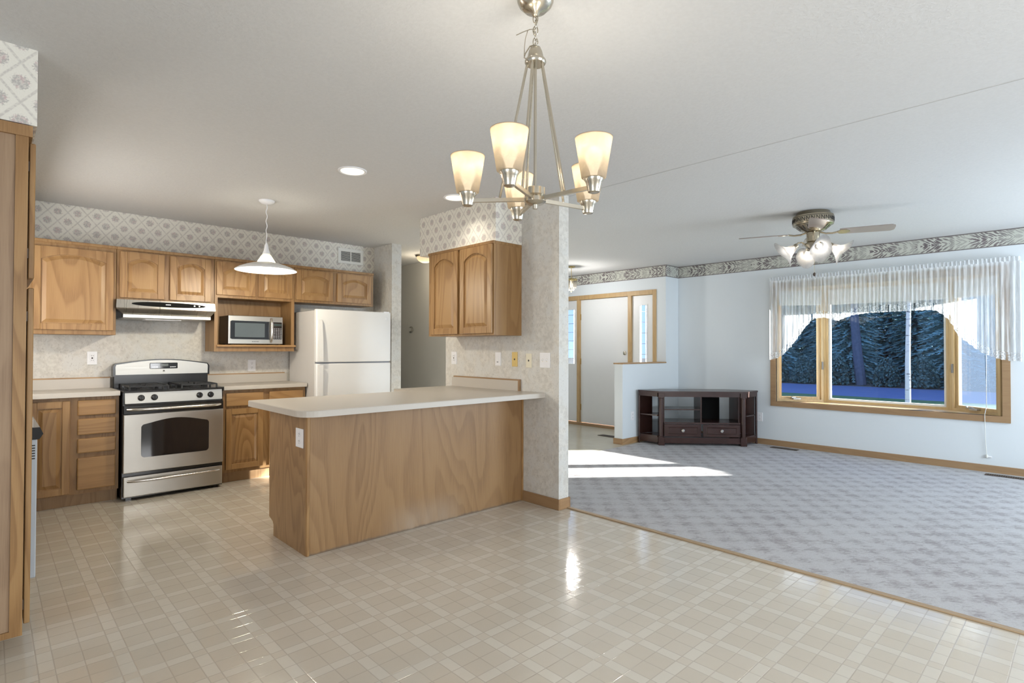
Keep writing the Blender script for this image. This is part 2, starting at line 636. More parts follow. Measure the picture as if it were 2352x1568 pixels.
M['frost'] = frosted('frosted_shade_glass', (.26, .20, .13), (.86, .82, .74), .10)
M['lily'] = frosted('white_lily_glass', (.30, .285, .27), (.85, .86, .90), .25)
M['dome_glass'] = frosted('alabaster_dome_glass', (.5, .42, .3), (.7, .65, .55), 0.1, .75, (1, .72, .42))
M['pendant_inner'] = frosted('ribbed_dome_glass', (.22, .21, .15), (.7, .7, .6), 0.15, .6, (1, .93, .66))
M['clear_prism'] = frosted('bevelled_lantern_glass', (.4, .38, .34), (.7, .68, .62), 0.6)


def emit(name, col, strength):
    g = G(name)
    e = g.new('ShaderNodeEmission')
    e.inputs[0].default_value = (*col, 1)
    e.inputs[1].default_value = strength
    g.out(e.outputs[0])
    return g.m


M['bulb'] = emit('lit_bulb', (1, .86, .62), 5.0)
M['bulb_white'] = emit('lit_fan_bulb', (1, .90, .74), 4.0)
M['can_lens'] = emit('lit_can_lens', (1, .90, .70), 1.6)


def foliage(name, a, b):
    g = G(name, 0.8, 0, a, 0.1)
    g.color(g.mix(g.noise(g.pos(), 1.3, 3.0), a, b))
    return g.m


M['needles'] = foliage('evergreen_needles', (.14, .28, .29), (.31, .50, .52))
M['bush'] = foliage('bush_leaves', (.075, .135, .135), (.12, .20, .19))
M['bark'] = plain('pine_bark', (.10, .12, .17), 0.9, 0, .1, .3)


def birch():
    g = G('birch_bark', 0.8, 0, (.5, .5, .52), .1)
    p = g.pos()
    n = g.sstep(g.noise(g.vmul(p, (4, 4, 16)), 1.0, 3.0), .56, .68)
    g.color(g.mix(n, (.42, .43, .50), (.10, .10, .12)))
    return g.m


M['birch'] = birch()


def ground(name, a, b, sc=6):
    g = G(name, 1.0, 0, a, .05)
    p = g.pos()
    g.color(g.mix(g.noise(p, sc, 5.0, .65), a, b))
    return g.m


M['lawn'] = ground('lawn', (.06, .11, .05), (.13, .20, .10))
M['verge'] = ground('forest_verge', (.09, .09, .08), (.16, .15, .14))
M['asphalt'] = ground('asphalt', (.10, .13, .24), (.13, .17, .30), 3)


# ------------------------------------------------------------------ mesh builder
ORIGIN = {}


class B:
    def __init__(self):
        self.bm = bmesh.new()

    def box(self, x0, y0, z0, x1, y1, z1, bev=0.0, seg=1):
        bm = self.bm
        vs = [bm.verts.new(c) for c in ((x0, y0, z0), (x1, y0, z0), (x1, y1, z0), (x0, y1, z0),
                                        (x0, y0, z1), (x1, y0, z1), (x1, y1, z1), (x0, y1, z1))]
        fs = [bm.faces.new([vs[i] for i in q]) for q in
              ((0, 3, 2, 1), (4, 5, 6, 7), (0, 1, 5, 4), (1, 2, 6, 5), (2, 3, 7, 6), (3, 0, 4, 7))]
        if bev > 0:
            es = list({e for f_ in fs for e in f_.edges})
            bmesh.ops.bevel(bm, geom=es, offset=bev, segments=seg, profile=0.6, affect='EDGES')
        return self

    def loft(self, loops, cap0=True, cap1=True, closed=True):
        bm = self.bm
        rows = [[bm.verts.new(c) for c in lp] for lp in loops]
        n = len(rows[0])
        for a, b in zip(rows, rows[1:]):
            for i in range(n if closed else n-1):
                j = (i+1) % n
                bm.faces.new((a[i], a[j], b[j], b[i]))
        if cap0 and closed:
            bm.faces.new(list(reversed(rows[0])))
        if cap1 and closed:
            bm.faces.new(rows[-1])
        return self

    def prism(self, pts, axis, a, b):
        """extrude a 2-D outline: axis 'Z' pts are (x,y); 'Y' pts are (x,z); 'X' pts are (y,z)"""
        def to3(p, h):
            return {'Z': (p[0], p[1], h), 'Y': (p[0], h, p[1]), 'X': (h, p[0], p[1])}[axis]
        return self.loft([[to3(p, a) for p in pts], [to3(p, b) for p in pts]])

    def lathe(self, prof, c=(0, 0, 0), seg=32, axis=None, ref=None, closed_ends=True):
        """prof: list of (radius, height) along axis (default +Z) from c"""
        az = Vector(axis).normalized() if axis else Vector((0, 0, 1))
        h = Vector(ref) if ref else (Vector((1, 0, 0)) if abs(az.x) < .9 else Vector((0, 1, 0)))
        ax = (h - az*h.dot(az)).normalized()
        ay = az.cross(ax)
        c = Vector(c)
        loops = []
        for r, z in prof:
            r = max(r, 1e-4)
            loops.append([c + az*z + (ax*math.cos(2*PI*i/seg) + ay*math.sin(2*PI*i/seg))*r for i in range(seg)])
        return self.loft(loops, closed_ends, closed_ends)

    def tube(self, pts, r, seg=8, caps=True, r_end=None):
        pts = [Vector(p) for p in pts]
        loops = []
        prev = None
        n = len(pts)
        for i, p in enumerate(pts):
            t = (pts[min(i+1, n-1)] - pts[max(i-1, 0)]).normalized()
            if prev is None:
                h = Vector((0, 0, 1)) if abs(t.z) < .9 else Vector((1, 0, 0))
                a = (h - t*h.dot(t)).normalized()
            else:
                a = (prev - t*prev.dot(t)).normalized()
            prev = a
            b = t.cross(a)
            rr = r if r_end is None else r + (r_end-r)*i/(n-1)
            loops.append([p + (a*math.cos(2*PI*k/seg) + b*math.sin(2*PI*k/seg))*rr for k in range(seg)])
        return self.loft(loops, caps, caps)

    def ring(self, c, r, wire, ax, ay, seg=16, wseg=6, stretch=(1, 1)):
        c, ax, ay = Vector(c), Vector(ax).normalized(), Vector(ay).normalized()
        az = ax.cross(ay)
        loops = []
        for i in range(seg):
            t = 2*PI*i/seg
            d = ax*math.cos(t) + ay*math.sin(t)
            p = c + ax*math.cos(t)*r*stretch[0] + ay*math.sin(t)*r*stretch[1]
            loops.append([p + (d*math.cos(2*PI*k/wseg) + az*math.sin(2*PI*k/wseg))*wire for k in range(wseg)])
        loops.append(loops[0])
        rows = [[self.bm.verts.new(q) for q in lp] for lp in loops[:-1]]
        rows.append(rows[0])
        for a, b in zip(rows, rows[1:]):
            for k in range(wseg):
                j = (k+1) % wseg
                self.bm.faces.new((a[k], a[j], b[j], b[k]))
        return self

    def bar(self, p, q, w, h):
        """square bar from p to q, w wide (level), h high"""
        p, q = Vector(p), Vector(q)
        t = (q-p).normalized()
        s = t.cross(Vector((0, 0, 1)))
        s = s.normalized() if s.length > 1e-4 else Vector((1, 0, 0))
        u = s.cross(t)
        k = [s*w/2+u*h/2, -s*w/2+u*h/2, -s*w/2-u*h/2, s*w/2-u*h/2]
        return self.loft([[p+d for d in k], [q+d for d in k]])

    def quad(self, *pts):
        self.bm.faces.new([self.bm.verts.new(p) for p in pts])
        return self

    def grid(self, rows):
        vs = [[self.bm.verts.new(p) for p in r] for r in rows]
        for a, b in zip(vs, vs[1:]):
            for i in range(len(a)-1):
                self.bm.faces.new((a[i], a[i+1], b[i+1], b[i]))
        return self

    def build(self, name, mat, parent=None, smooth=False, sharp=35, mats=None):
        bm = self.bm
        bmesh.ops.recalc_face_normals(bm, faces=bm.faces)
        if parent is not None:
            off = ORIGIN.get(parent, Vector((0, 0, 0)))
            loc = Vector((0, 0, 0))
        else:
            xs = [v.co for v in bm.verts]
            lo = Vector([min(v[i] for v in xs) for i in range(3)])
            hi = Vector([max(v[i] for v in xs) for i in range(3)])
            off = Vector(((lo.x+hi.x)/2, (lo.y+hi.y)/2, lo.z))
            loc = off
        if off.length > 0:
            bmesh.ops.translate(bm, verts=bm.verts, vec=-off)
        me = bpy.data.meshes.new(name)
        if smooth:
            for f_ in bm.faces:
                f_.smooth = True
            lim = math.radians(sharp)
            for e in bm.edges:
                if len(e.link_faces) == 2 and e.calc_face_angle(0) > lim:
                    e.smooth = False
        bm.to_mesh(me)
        bm.free()
        for m_ in (mats or [mat]):
            me.materials.append(m_)
        o = bpy.data.objects.new(name, me)
        COL.objects.link(o)
        o.location = loc
        if parent is not None:
            o.parent = parent
            ORIGIN[o] = off
        return o


def thing(name, label, cat, loc=(0, 0, 0), rz=0.0, group=None, world_coords=True):
    o = bpy.data.objects.new(name, None)
    COL.objects.link(o)
    o.empty_display_size = 0.1
    o.location = loc
    o.rotation_euler = (0, 0, rz)
    o['label'] = label
    o['category'] = cat
    if group:
        o['group'] = group
    if world_coords and rz == 0.0:
        ORIGIN[o] = Vector(loc)
    return o


def tag(o, label, cat, group=None, kind=None):
    o['label'] = label
    o['category'] = cat
    if group:
        o['group'] = group
    if kind:
        o['kind'] = kind
    return o


def structure(name, loc=(0, 0, 0), label=None, cat=None):
    o = bpy.data.objects.new(name, None)
    COL.objects.link(o)
    o.location = loc
    o['kind'] = 'structure'
    if label:
        o['label'] = label
        o['category'] = cat
    ORIGIN[o] = Vector(loc)
    return o


def struct(name, b, mat, label, cat, **k):
    o = b.build(name, mat, **k)
    o['kind'] = 'structure'
    o['label'] = label
    o['category'] = cat
    return o


def copy_tree(src, loc, label=None, rz=None):
    c = src.copy()
    COL.objects.link(c)
    c.location = loc
    if rz is not None:
        c.rotation_euler = (0, 0, rz)
    if label:
        c['label'] = label
    for ch in list(src.children):
        d = ch.copy()
        COL.objects.link(d)
        d.parent = c
        for g_ in list(ch.children):
            e = g_.copy()
            COL.objects.link(e)
            e.parent = d
    return c


def point_light(name, loc, power, color, radius=0.02, parent=None):
    d = bpy.data.lights.new(name, 'POINT')
    d.energy = power
    d.color = color
    d.shadow_soft_size = radius
    o = bpy.data.objects.new(name, d)
    COL.objects.link(o)
    o.location = loc
    return o


# ================================================================== SHELL
XW = 3.28          # pier wall kitchen face
XL = 3.385         # vinyl / carpet line
struct('floor', B().box(-2.7, -2.3, -.12, XL, 9.0, 0), M['vinyl'],
       'glossy beige checked vinyl floor of the kitchen and dining area', 'floor')
struct('floor.001', B().box(XL, -2.3, -.12, 7.6, 4.243, 0.004), M['carpet'],
       'mottled grey carpet covering the living room floor', 'floor')
struct('floor.002', B().box(XL, 4.243, -.12, 7.35, 9.0, 0.002), M['foyer'],
       'pale shiny vinyl floor inside the front door', 'floor')
struct('ceiling', B().box(-2.7, -2.3, CH, 7.75, 9.1, CH+.12), M['ceiling'],
       'textured off-white ceiling over kitchen and living room', 'ceiling')
# darker grey seam line where the two halves of the ceiling meet
struct('trim_1', B().box(XW+.125, -2.2, CH-.0022, XW+.131, 2.914, CH+.01), plain('seam_grey', (.52, .52, .515), .9),
       'thin seam line running across the ceiling to the pier', 'trim')
struct('trim_2', B().box(XL-.022, -2.2, 0, XL+.016, 2.914, .009, .004, 2), oak('threshold_oak', 'Y', 1.05, 1, .4, .7, .1, 1.12),
       'narrow oak strip between vinyl floor and carpet', 'trim')

# kitchen back wall: speckled below, floral trellis above the cabinets
struct('wall_back', B().box(-.6, 6.11, 0, 3.45, 6.22, 2.13), M['speckle'],
       'speckled cream wall behind the range and worktops', 'wall')
struct('wall_back.001', B().box(-.6, 6.11, 2.13, 3.45, 6.22, CH), M['floral'],
       'floral trellis wallpaper band above the kitchen cabinets', 'wall')
struct('wall_left', B().box(-.6, 2.95, 0, -.5, 6.11, CH), M['speckle'],
       'wall behind the pantry and dishwasher', 'wall')
struct('wall_left.001', B().box(-2.7, 2.95, 0, -.6, 3.05, CH), M['wall_white'], 'dining wall beside the pantry', 'wall')
struct('wall_dining', B().box(-2.7, -2.3, 0, -2.6, 2.95, CH), M['wall_white'], 'outer dining wall', 'wall')
struct('wall_rear', B().box(-2.6, -2.3, 0, 7.6, -2.2, CH), M['wall_white'], 'rear wall opposite the kitchen', 'wall')
struct('wall_soffit', B().box(-.5, 3.02, 2.19, .142, 6.11, CH), M['floral'],
       'papered soffit above the tall pantry', 'wall')
struct('wall_partition', B().box(3.45, 5.69, 0, 3.58, 9.0, CH), M['speckle'],
       'narrow speckled partition end beside the refrigerator', 'wall')
# pier wall between kitchen and living room, and its soffit
struct('wall_pier', B().box(XW, 2.914, 0, XW+.115, 4.40, CH), M['speckle'],
       'speckled pier wall where the peninsula ends', 'wall')
struct('wall_soffit.001', B().box(2.985, 3.337, 2.145, XW, 4.42, CH), M['floral'],
       'papered soffit above the two-door wall cabinet on the pier', 'wall')
struct('wall_hall', B().box(4.50, 5.0, 0, 4.60, 9.0, CH), M['wall_hall'], 'grey hall wall with a round thermostat', 'wall')
struct('wall_hall.001', B().box(3.58, 8.9, 0, 4.5, 9.0, CH), M['wall_hall'], 'end wall of the hall', 'wall')
struct('wall_foyer', B().box(4.60, 7.6, 0, 7.3, 7.7, CH), M['wall_white'], 'far wall of the foyer', 'wall')

# living room window wall with an opening
WY0, WY1, WZ0, WZ1 = 0.65, 2.89, 0.59, 2.07
XV = 7.547
bw = B()
bw.box(XV, -2.3, 0, XV+.055, WY0, CH)
bw.box(XV, WY1, 0, XV+.055, 4.36, CH)
bw.box(XV, WY0, 0, XV+.055, WY1, WZ0)
bw.box(XV, WY0, WZ1, XV+.055, WY1, CH)
struct('wall_window', bw, M['wall_white'], 'cool white living room wall around the bay window', 'wall')
# entry wall with opening for the door unit
XD = 7.2
DY0, DY1, DZ = 4.467, 6.43, 2.158
be = B()
be.box(XD, 4.312, 0, XD+.12, DY0, CH)
be.box(XD, DY1, 0, XD+.12, 7.6, CH)
be.box(XD, DY0, DZ, XD+.12, DY1, CH)
struct('wall_entry', be, M['wall_white'], 'white wall around the front door', 'wall')
struct('wall_return', B().box(XD+.12, 4.312, 0, XV, 4.40, CH), M['wall_white'],
       'short return wall between front door wall and window wall', 'wall')
# knee wall
struct('wall_knee', B().box(6.12, 4.312, 0, XD, 4.442, 1.066), M['wall_white'],
       'low white half wall screening the front door', 'wall')
struct('trim_3', B().box(6.108, 4.300, 1.066, XD, 4.455, 1.084, .004), M['oak_trim_x'],
       'oak cap on top of the low half wall', 'trim')

# leaf border under the ceiling
struct('trim_4', B().box(XV-.003, -2.2, CH-.171, XV, 4.312, CH), M['border_y'],
       'leaf wallpaper border above the bay window', 'trim')
struct('trim_5', B().box(XD-.003, 4.312, CH-.171, XD, 7.6, CH), M['border_y'],
       'leaf wallpaper border above the front door', 'trim')
struct('trim_6', B().box(XD-.003, 4.309, CH-.171, XV-.003, 4.312, CH), M['border_x'],
       'short piece of leaf border on the return wall', 'trim')


def base(name, x0, y0, x1, y1, label, mat='oak_trim', h=.078):
    struct(name, B().box(x0, y0, 0, x1, y1, h, .003), M[mat], label, 'baseboard')


base('baseboard_window', XV-.013, -2.2, XV, 4.312, 'oak baseboard along the window wall')
base('baseboard_return', XD, 4.299, XV-.013, 4.312, 'oak baseboard along the return wall', 'oak_trim_x')
base('baseboard_knee', 6.107, 4.299, XD, 4.312, 'oak baseboard at the foot of the half wall', 'oak_trim_x')
base('baseboard_knee_end', 6.107, 4.312, 6.12, 4.455, 'oak baseboard on the end of the half wall')
base('baseboard_pier', XW-.013, 2.901, XW, 3.31, 'oak baseboard on the pier below the worktop overhang', 'oak_trim', .085)
base('baseboard_pier_end', XW, 2.901, XW+.115, 2.914, 'oak baseboard across the end of the pier', 'oak_trim_x', .085)
base('baseboard_pier_living', XW+.115, 2.901, XW+.128, 4.40, 'oak baseboard on the living side of the pier', 'oak_trim', .085)

# assumed windows out of view, added to go with the fill lights
def simple_window(name, label, axis, c, w, h):
    st = structure(name, c, label, 'window')
    b = B()
    x, y, z = c
    for (a0, a1, z0, z1) in ((-w/2-.06, -w/2, z-h/2-.06, z+h/2+.06), (w/2, w/2+.06, z-h/2-.06, z+h/2+.06),
                             (-w/2, w/2, z-h/2-.06, z-h/2), (-w/2, w/2, z+h/2, z+h/2+.06)):
        if axis == 'X':
            b.box(x, y+a0, z0, x+.03, y+a1, z1)
        else:
            b.box(x+a0, y, z0, x+a1, y+.03, z1)
    b.build('window_frame', M['pine'], st)
    p = B()
    if axis == 'X':
        p.box(x, y-w/2, z-h/2, x+.006, y+w/2, z+h/2)
    else:
        p.box(x-w/2, y, z-h/2, x+w/2, y+.006, z+h/2)
    p.build('window_pane', M['blind'], st)


simple_window('added_window_2', 'added dining patio door, out of view behind a fill light', 'X', (-2.6, -.45, 1.12), 1.75, 1.95)
simple_window('added_window_5', 'added kitchen sink window, out of view behind a fill light', 'X', (-.5, 4.85, 1.55), 1.15, .95)
simple_window('added_window_3', 'added living room rear window, out of view behind a fill light', 'Y', (6.1, -2.2, 1.35), 2.05, 1.45)
simple_window('added_window_4', 'added dining rear window, out of view behind a fill light', 'Y', (1.9, -2.2, 1.4), 1.75, 1.35)

# ================================================================== BAY WINDOW
win = structure('window_1', (XV, (WY0+WY1)/2, WZ0), 'wide bay window with pine casing and lace valance', 'window')
cx0, cx1 = XV-.020, XV
oy0, oy1, oz0, oz1 = 0.586, 2.955, 0.525, 2.14
b = B()
b.prism([(oy0, oz0), (oy1, oz0), (WY1, WZ0), (WY0, WZ0)], 'X', cx0, cx1)
b.prism([(oy0, oz1), (WY0, WZ1), (WY1, WZ1), (oy1, oz1)], 'X', cx0, cx1)
b.prism([(oy0, oz0), (WY0, WZ0), (WY0, WZ1), (oy0, oz1)], 'X', cx0, cx1)
b.prism([(oy1, oz0), (oy1, oz1), (WY1, WZ1), (WY1, WZ0)], 'X', cx0, cx1)
b.build('casing', M['oak_trim'], win)
PL0, PL1, PL2, PL3 = (XV+.01, WY1), (7.92, 2.40), (7.92, 1.13), (XV+.01, WY0)
plan = [(XV-.002, WY0), (XV-.002, WY1), PL0, (PL1[0]+.06, PL1[1]+.02), (PL2[0]+.06, PL2[1]-.02), PL3]
B().prism(plan, 'Z', WZ0-.03, WZ0).build('window_seat', M['pine_y'], win)
B().prism(plan, 'Z', WZ1, WZ1+.03).build('window_head', M['pine_y'], win)


def unit(P, Q, z0, z1, casement, swap):
    P, Q = Vector((*P, 0)), Vector((*Q, 0))
    t = (Q-P)
    L = t.length
    t.normalize()
    n = Vector((t.y, -t.x, 0))
    if n.x < 0:
        n = -n

    def pt(u, z, d):
        p = P + t*u + n*d
        return (p.x, p.y, z)

    def member(b_, u0, u1, za, zb, d0, d1):
        b_.loft([[pt(u0, za, d0), pt(u1, za, d0), pt(u1, zb, d0), pt(u0, zb, d0)],
                 [pt(u0, za, d1), pt(u1, za, d1), pt(u1, zb, d1), pt(u0, zb, d1)]])

    def frame(b_, m0, w, d0, d1):
        member(b_, m0, m0+w, z0+m0, z1-m0, d0, d1)
        member(b_, L-m0-w, L-m0, z0+m0, z1-m0, d0, d1)
        member(b_, m0+w, L-m0-w, z0+m0, z0+m0+w, d0, d1)
        member(b_, m0+w, L-m0-w, z1-m0-w, z1-m0, d0, d1)
    fb_ = B()
    frame(fb_, 0.0, .028, -.02, .07)
    f = fb_.build('window_frame', M['pine'], win)
    w2 = .034 if casement else .022
    sb = B()
    frame(sb, .028, w2, .0, .045)
    s_ = sb.build('sash', M['pine'] if casement else M['white_paint'], win)
    m0 = .028+w2
    g_ = B()
    g_.quad(pt(m0, z0+m0, .025), pt(L-m0, z0+m0, .025), pt(L-m0, z1-m0, .025), pt(m0, z1-m0, .025))
    g_.build('glass_pane', M['glass'], s_)
    if casement and swap:
        q = B()
        q.quad(pt(m0, z0+m0, .008), pt(L-m0, z0+m0, .008), pt(L-m0, z1-m0, .008), pt(m0, z1-m0, .008))
        q.build('insect_screen', M['screen'], s_)
    if casement:
        # crank operator on the sill, lock on the stile
        cu = L*0.5 if swap else L*0.42
        k = B()
        member(k, cu-.045, cu+.045, z0+.028, z0+.046, -.045, -.005)
        k.tube([pt(cu, z0+.045, -.03), pt(cu-.02, z0+.056, -.04), pt(cu-.07, z0+.05, -.05)], .006, 6)
        k.lathe([(.009, 0), (.011, .01), (.007, .02)], pt(cu-.07, z0+.05, -.05), 8)
        k.build('crank', M['steel'], win)
        lu = .014 if swap else L-.014
        lk = B()
        member(lk, lu-.008, lu+.008, z0+.42, z0+.52, -.034, -.02)
        lk.build('sash_lock', plain('dark_lock_metal', (.16, .15, .14), .4, .6), win)
    # raised pleated blind under the head
    bl = B()
    member(bl, .03, L-.03, 1.865, z1-.03, -.012, -.002 if casement else .02)
    bo = bl.build('raised_blind', M['blind'], win)
    br = B()
    member(br, .03, L-.03, 1.848, 1.867, -.016, .0)
    br.build('bottom_rail', M['white_plastic'], bo)


unit((PL0[0], PL0[1]-.004), (PL1[0]-.02, PL1[1]+.035), WZ0, WZ1, True, False)
unit(PL1, PL2, WZ0, WZ1, False, False)
unit((PL2[0]-.02, PL2[1]-.035), (PL3[0], PL3[1]+.004), WZ0, WZ1, True, True)
for (px, py, sg) in ((PL1[0], PL1[1], 1), (PL2[0], PL2[1], -1)):
    B().prism([(px-.03, py), (px-.034, py+sg*.045), (px+.05, py+sg*.06), (px+.06, py)], 'Z', WZ0, WZ1).build('mullion_post', M['pine'], win)

# ---- lace valance
cv = thing('valance_curtain', 'sheer white swag valance with lace hem across the bay window', 'curtain', (7.45, 1.72, 2.18))
XC = 7.45
EDGE = [(2.93, 1.13), (2.84, 1.15), (2.757, 1.198), (2.624, 1.354), (2.494, 1.545), (2.403, 1.645), (2.28, 1.66), (2.127, 1.61), (2.05, 1.645),
        (1.964, 1.675), (1.786, 1.695), (1.531, 1.697), (1.25, 1.70), (1.176, 1.69), (1.101, 1.63), (1.046, 1.55), (.992, 1.42),
        (.851, 1.285), (.775, 1.225), (.681, 1.18), (.60, 1.16), (.50, 1.152)]


def edge_z(y):
    for (a, za), (b_, zb) in zip(EDGE, EDGE[1:]):
        if a >= y >= b_:
            return za + (zb-za)*(a-y)/(a-b_)
    return EDGE[0][1] if y > EDGE[0][0] else EDGE[-1][1]


path = []
for i in range(12):
    path.append((XV-.004 - (XV-.004-XC)*i/12, 2.93))
N = 760
for i in range(N+1):
    path.append((XC, 2.93 - (2.93-.50)*i/N))
for i in range(1, 13):
    path.append((XC + (XV-.004-XC)*i/12, .50))
rnd = random.Random(3)
phs = [rnd.uniform(0, 2*PI) for _ in range(8)]


def fold(s, t):
    a = .003 + .008*t
    return a*(math.sin(s*150+phs[0]+1.3*math.sin(s*19)) + .5*math.sin(s*96+phs[1]+math.sin(s*11)))


def curtain_rows(t0, t1, nt, hem):
    rows = []
    for j in range(nt+1):
        row = []
        s = 0
        for i, (x, y) in enumerate(path):
            if i:
                s += math.hypot(x-path[i-1][0], y-path[i-1][1])
            zb = edge_z(y) + .006*abs(math.sin(s*62))
            zt = 2.165
            if hem:
                z = zb + .085*(1-(j/nt))
            else:
                t = t0 + (t1-t0)*j/nt
                z = zt + (zb+.083-zt)*t
            tt = max(0, min(1, (zt-z)/.5))
            row.append((x - fold(s, tt) - .006, y + .35*fold(s+.3, tt), z))
        rows.append(row)
    return rows


B().grid(curtain_rows(0, 1, 16, False)).build('sheer_panel', M['sheer'], cv, True, 180)
B().grid(curtain_rows(0, 1, 4, True)).build('lace_hem', M['lace'], cv, True, 180)
hr = []
for j in range(4):
    row = []
    s = 0
    for i, (x, y) in enumerate(path):
        if i:
            s += math.hypot(x-path[i-1][0], y-path[i-1][1])
        row.append((x - .007*math.sin(s*180+phs[2])*(1+j*.4) - .006, y, 2.160 + .016*j + .004*math.sin(s*57)*j/3))
    hr.append(row)
B().grid(hr).build('ruffled_header', M['sheer'], cv, True, 180)
B().tube([(XV-.004, 2.93, 2.155), (XC+.012, 2.925, 2.155), (XC+.006, 2.90, 2.155), (XC+.006, .53, 2.155), (XC+.012, .505, 2.155), (XV-.004, .50, 2.155)], .007, 8).build('curtain_rod', M['white_plastic'], cv)

# blind cord hanging down the wall
bc = thing('blind_cord', 'thin white cord hanging from the right casement down the wall', 'cord', (XV-.012, .79, .16))
B().tube([(7.70, .79, 1.85), (7.69, .789, 1.3), (7.66, .788, .66), (XV-.03, .787, .60), (XV-.026, .787, .55), (XV-.012, .785, .35), (XV-.010, .775, .17)], .003, 6).build('cord_line', M['white_cord'], bc)
B().lathe([(.004, 0), (.010, .006), (.009, .03), (.003, .036)], (XV-.013, .775, .150), 10).build('tassel', M['white_cord'], bc)
B().box(XV-.016, .735, .155, XV, .775, .170, .003).build('cleat', M['white_plastic'], bc)

# ================================================================== FRONT DOOR
door = structure('door_1', (XD, 5.446, 0), 'white front door with narrow sidelights in an oak frame', 'door')
b = B()
def fr(b_, y0, y1, z0, z1, x0=XD-.016, x1=XD+.09):
    b_.box(x0, y0, z0, x1, y1, z1, .002)
fr(b, DY0, 4.526, 0, DZ)
fr(b, 6.371, DY1, 0, DZ)
fr(b, 4.526, 6.371, 2.088, DZ)
fr(b, 4.905, 4.966, .045, 2.088)
fr(b, 5.928, 5.985, .045, 2.088)
b.build('door_frame', M['door_trim'], door)
B().box(XD-.03, 4.526, 0, XD+.09, 6.371, .042, .004).build('threshold', M['oak_trim'], door)
B().box(XD+.02, 4.969, .05, XD+.065, 5.925, 2.083, .002).build('door_leaf', M['door_paint'], door)
k = B().lathe([(.030, 0), (.030, .008), (.024, .014), (.010, .018)], (XD+.02, 5.045, 1.205), 20, (-1, 0, 0))
k.build('deadbolt', M['nickel'], door, True)
k = B().lathe([(.032, 0), (.032, .008), (.012, .014), (.012, .035), (.027, .045), (.029, .060), (.018, .072)], (XD+.02, 5.045, .96), 20, (-1, 0, 0))
k.build('doorknob', M['nickel'], door, True)
for hz in (.30, 1.06, 1.80):
    B().box(XD+.012, 5.915, hz-.05, XD+.03, 5.93, hz+.05).build('hinge', M['brass'], door)
for (y0, y1, g0, g1) in ((4.528, 4.903, 4.647, 4.765), (5.987, 6.369, 6.06, 6.26)):
    z0, z1, gz0, gz1 = .05, 2.083, .93 if y0 < 5 else 1.02, 1.935
    b = B()
    b.box(XD+.022, y0, z0, XD+.06, g0, z1)
    b.box(XD+.022, g1, z0, XD+.06, y1, z1)
    b.box(XD+.022, g0, z0, XD+.06, g1, gz0)
    b.box(XD+.022, g0, gz1, XD+.06, g1, z1)
    for (a0, a1, c0, c1) in ((g0-.018, g0, gz0-.018, gz1+.018), (g1, g1+.018, gz0-.018, gz1+.018),
                             (g0, g1, gz0-.018, gz0), (g0, g1, gz1, gz1+.018)):
        b.box(XD+.016, a0, c0, XD+.024, a1, c1)
    sl = b.build('sidelight', M['door_paint'], door)
    B().box(XD+.038, g0, gz0, XD+.043, g1, gz1).build('glass_pane', M['glass'], sl)
    c = B()
    c.box(XD+.034, g0+.028, gz0, XD+.047, g0+.032, gz1)
    for q in range(6):
        zz = gz0 + (gz1-gz0)*(q+.6)/6.2
        c.box(XD+.034, g0, zz-.003, XD+.047, g1, zz+.003)
    c.build('lead_came', M['steel'], sl)

# ================================================================== CABINET KIT (front faces local -Y at y=0)
def outline(x0, z0, w, h, m, arch, n=14):
    a0, a1 = x0+m, x0+w-m
    b0 = z0+m
    top = z0+h-m
    pts = [(a0, b0), (a1, b0)]
    if arch > 0:
        sh = top-arch
        for i in range(n+1):
            t = i/n
            pts.append((a1+(a0-a1)*t, sh + arch*math.sin(PI*t)**.8))
    else:
        for i in range(n+1):
            t = i/n
            pts.append((a1+(a0-a1)*t, top))
    return pts


def add_door(par, x0, z0, w, h, arch=0.045, m=.052, mat='oak', y=0.0, t=.020):
    b_ = B()
    ar = arch
    b_.box(x0, y-t, z0, x0+m, y, z0+h, .003)
    b_.box(x0+w-m, y-t, z0, x0+w, y, z0+h, .003)
    b_.box(x0+m, y-t, z0, x0+w-m, y, z0+m, .002)
    pts = [(x0+m, z0+h), (x0+m, z0+h-m-ar)]
    inn = outline(x0, z0, w, h, m, ar)[2:]
    pts = [(x0+m, z0+h)] + list(reversed(inn)) + [(x0+w-m, z0+h)]
    b_.prism(pts, 'Y', y-t, y)
    d = b_.build('door', M[mat], par)
    p = B()
    ia, ib, ic = outline(x0, z0, w, h, m-.004, ar), outline(x0, z0, w, h, m+.008, ar), outline(x0, z0, w, h, m+.034, ar*.92)
    p.loft([[(q[0], y, q[1]) for q in ia], [(q[0], y-t*.45, q[1]) for q in ia], [(q[0], y-t*.45, q[1]) for q in ib], [(q[0], y-t*.92, q[1]) for q in ic]])
    p.build('raised_panel', M[mat], d)
    return d


def add_drawer(par, x0, z0, w, h, y=0.0, t=.020):
    B().box(x0, y-t, z0, x0+w, y, z0+h, .009, 2).build('drawer_front', M['oak_h'], par)


def upper_cabinet(name, label, x0, x1, z0, z1, doors, loc, rz=0, depth=.30, arch=.045, trim=True):
    c = thing(name, label, 'wall cabinet', loc, rz, world_coords=False)
    B().box(x0, 0, z0, x1, depth, z1, .002).build('cabinet_body', M['oak_frame'], c)
    for (d0, d1, dz0, dz1) in doors:
        add_door(c, d0, dz0, d1-d0, dz1-dz0, arch)
    if trim:
        B().box(x0-.002, -.012, z1-.018, x1+.002, depth, z1+.008, .003).build('top_moulding', M['oak_frame'], c)
    return c


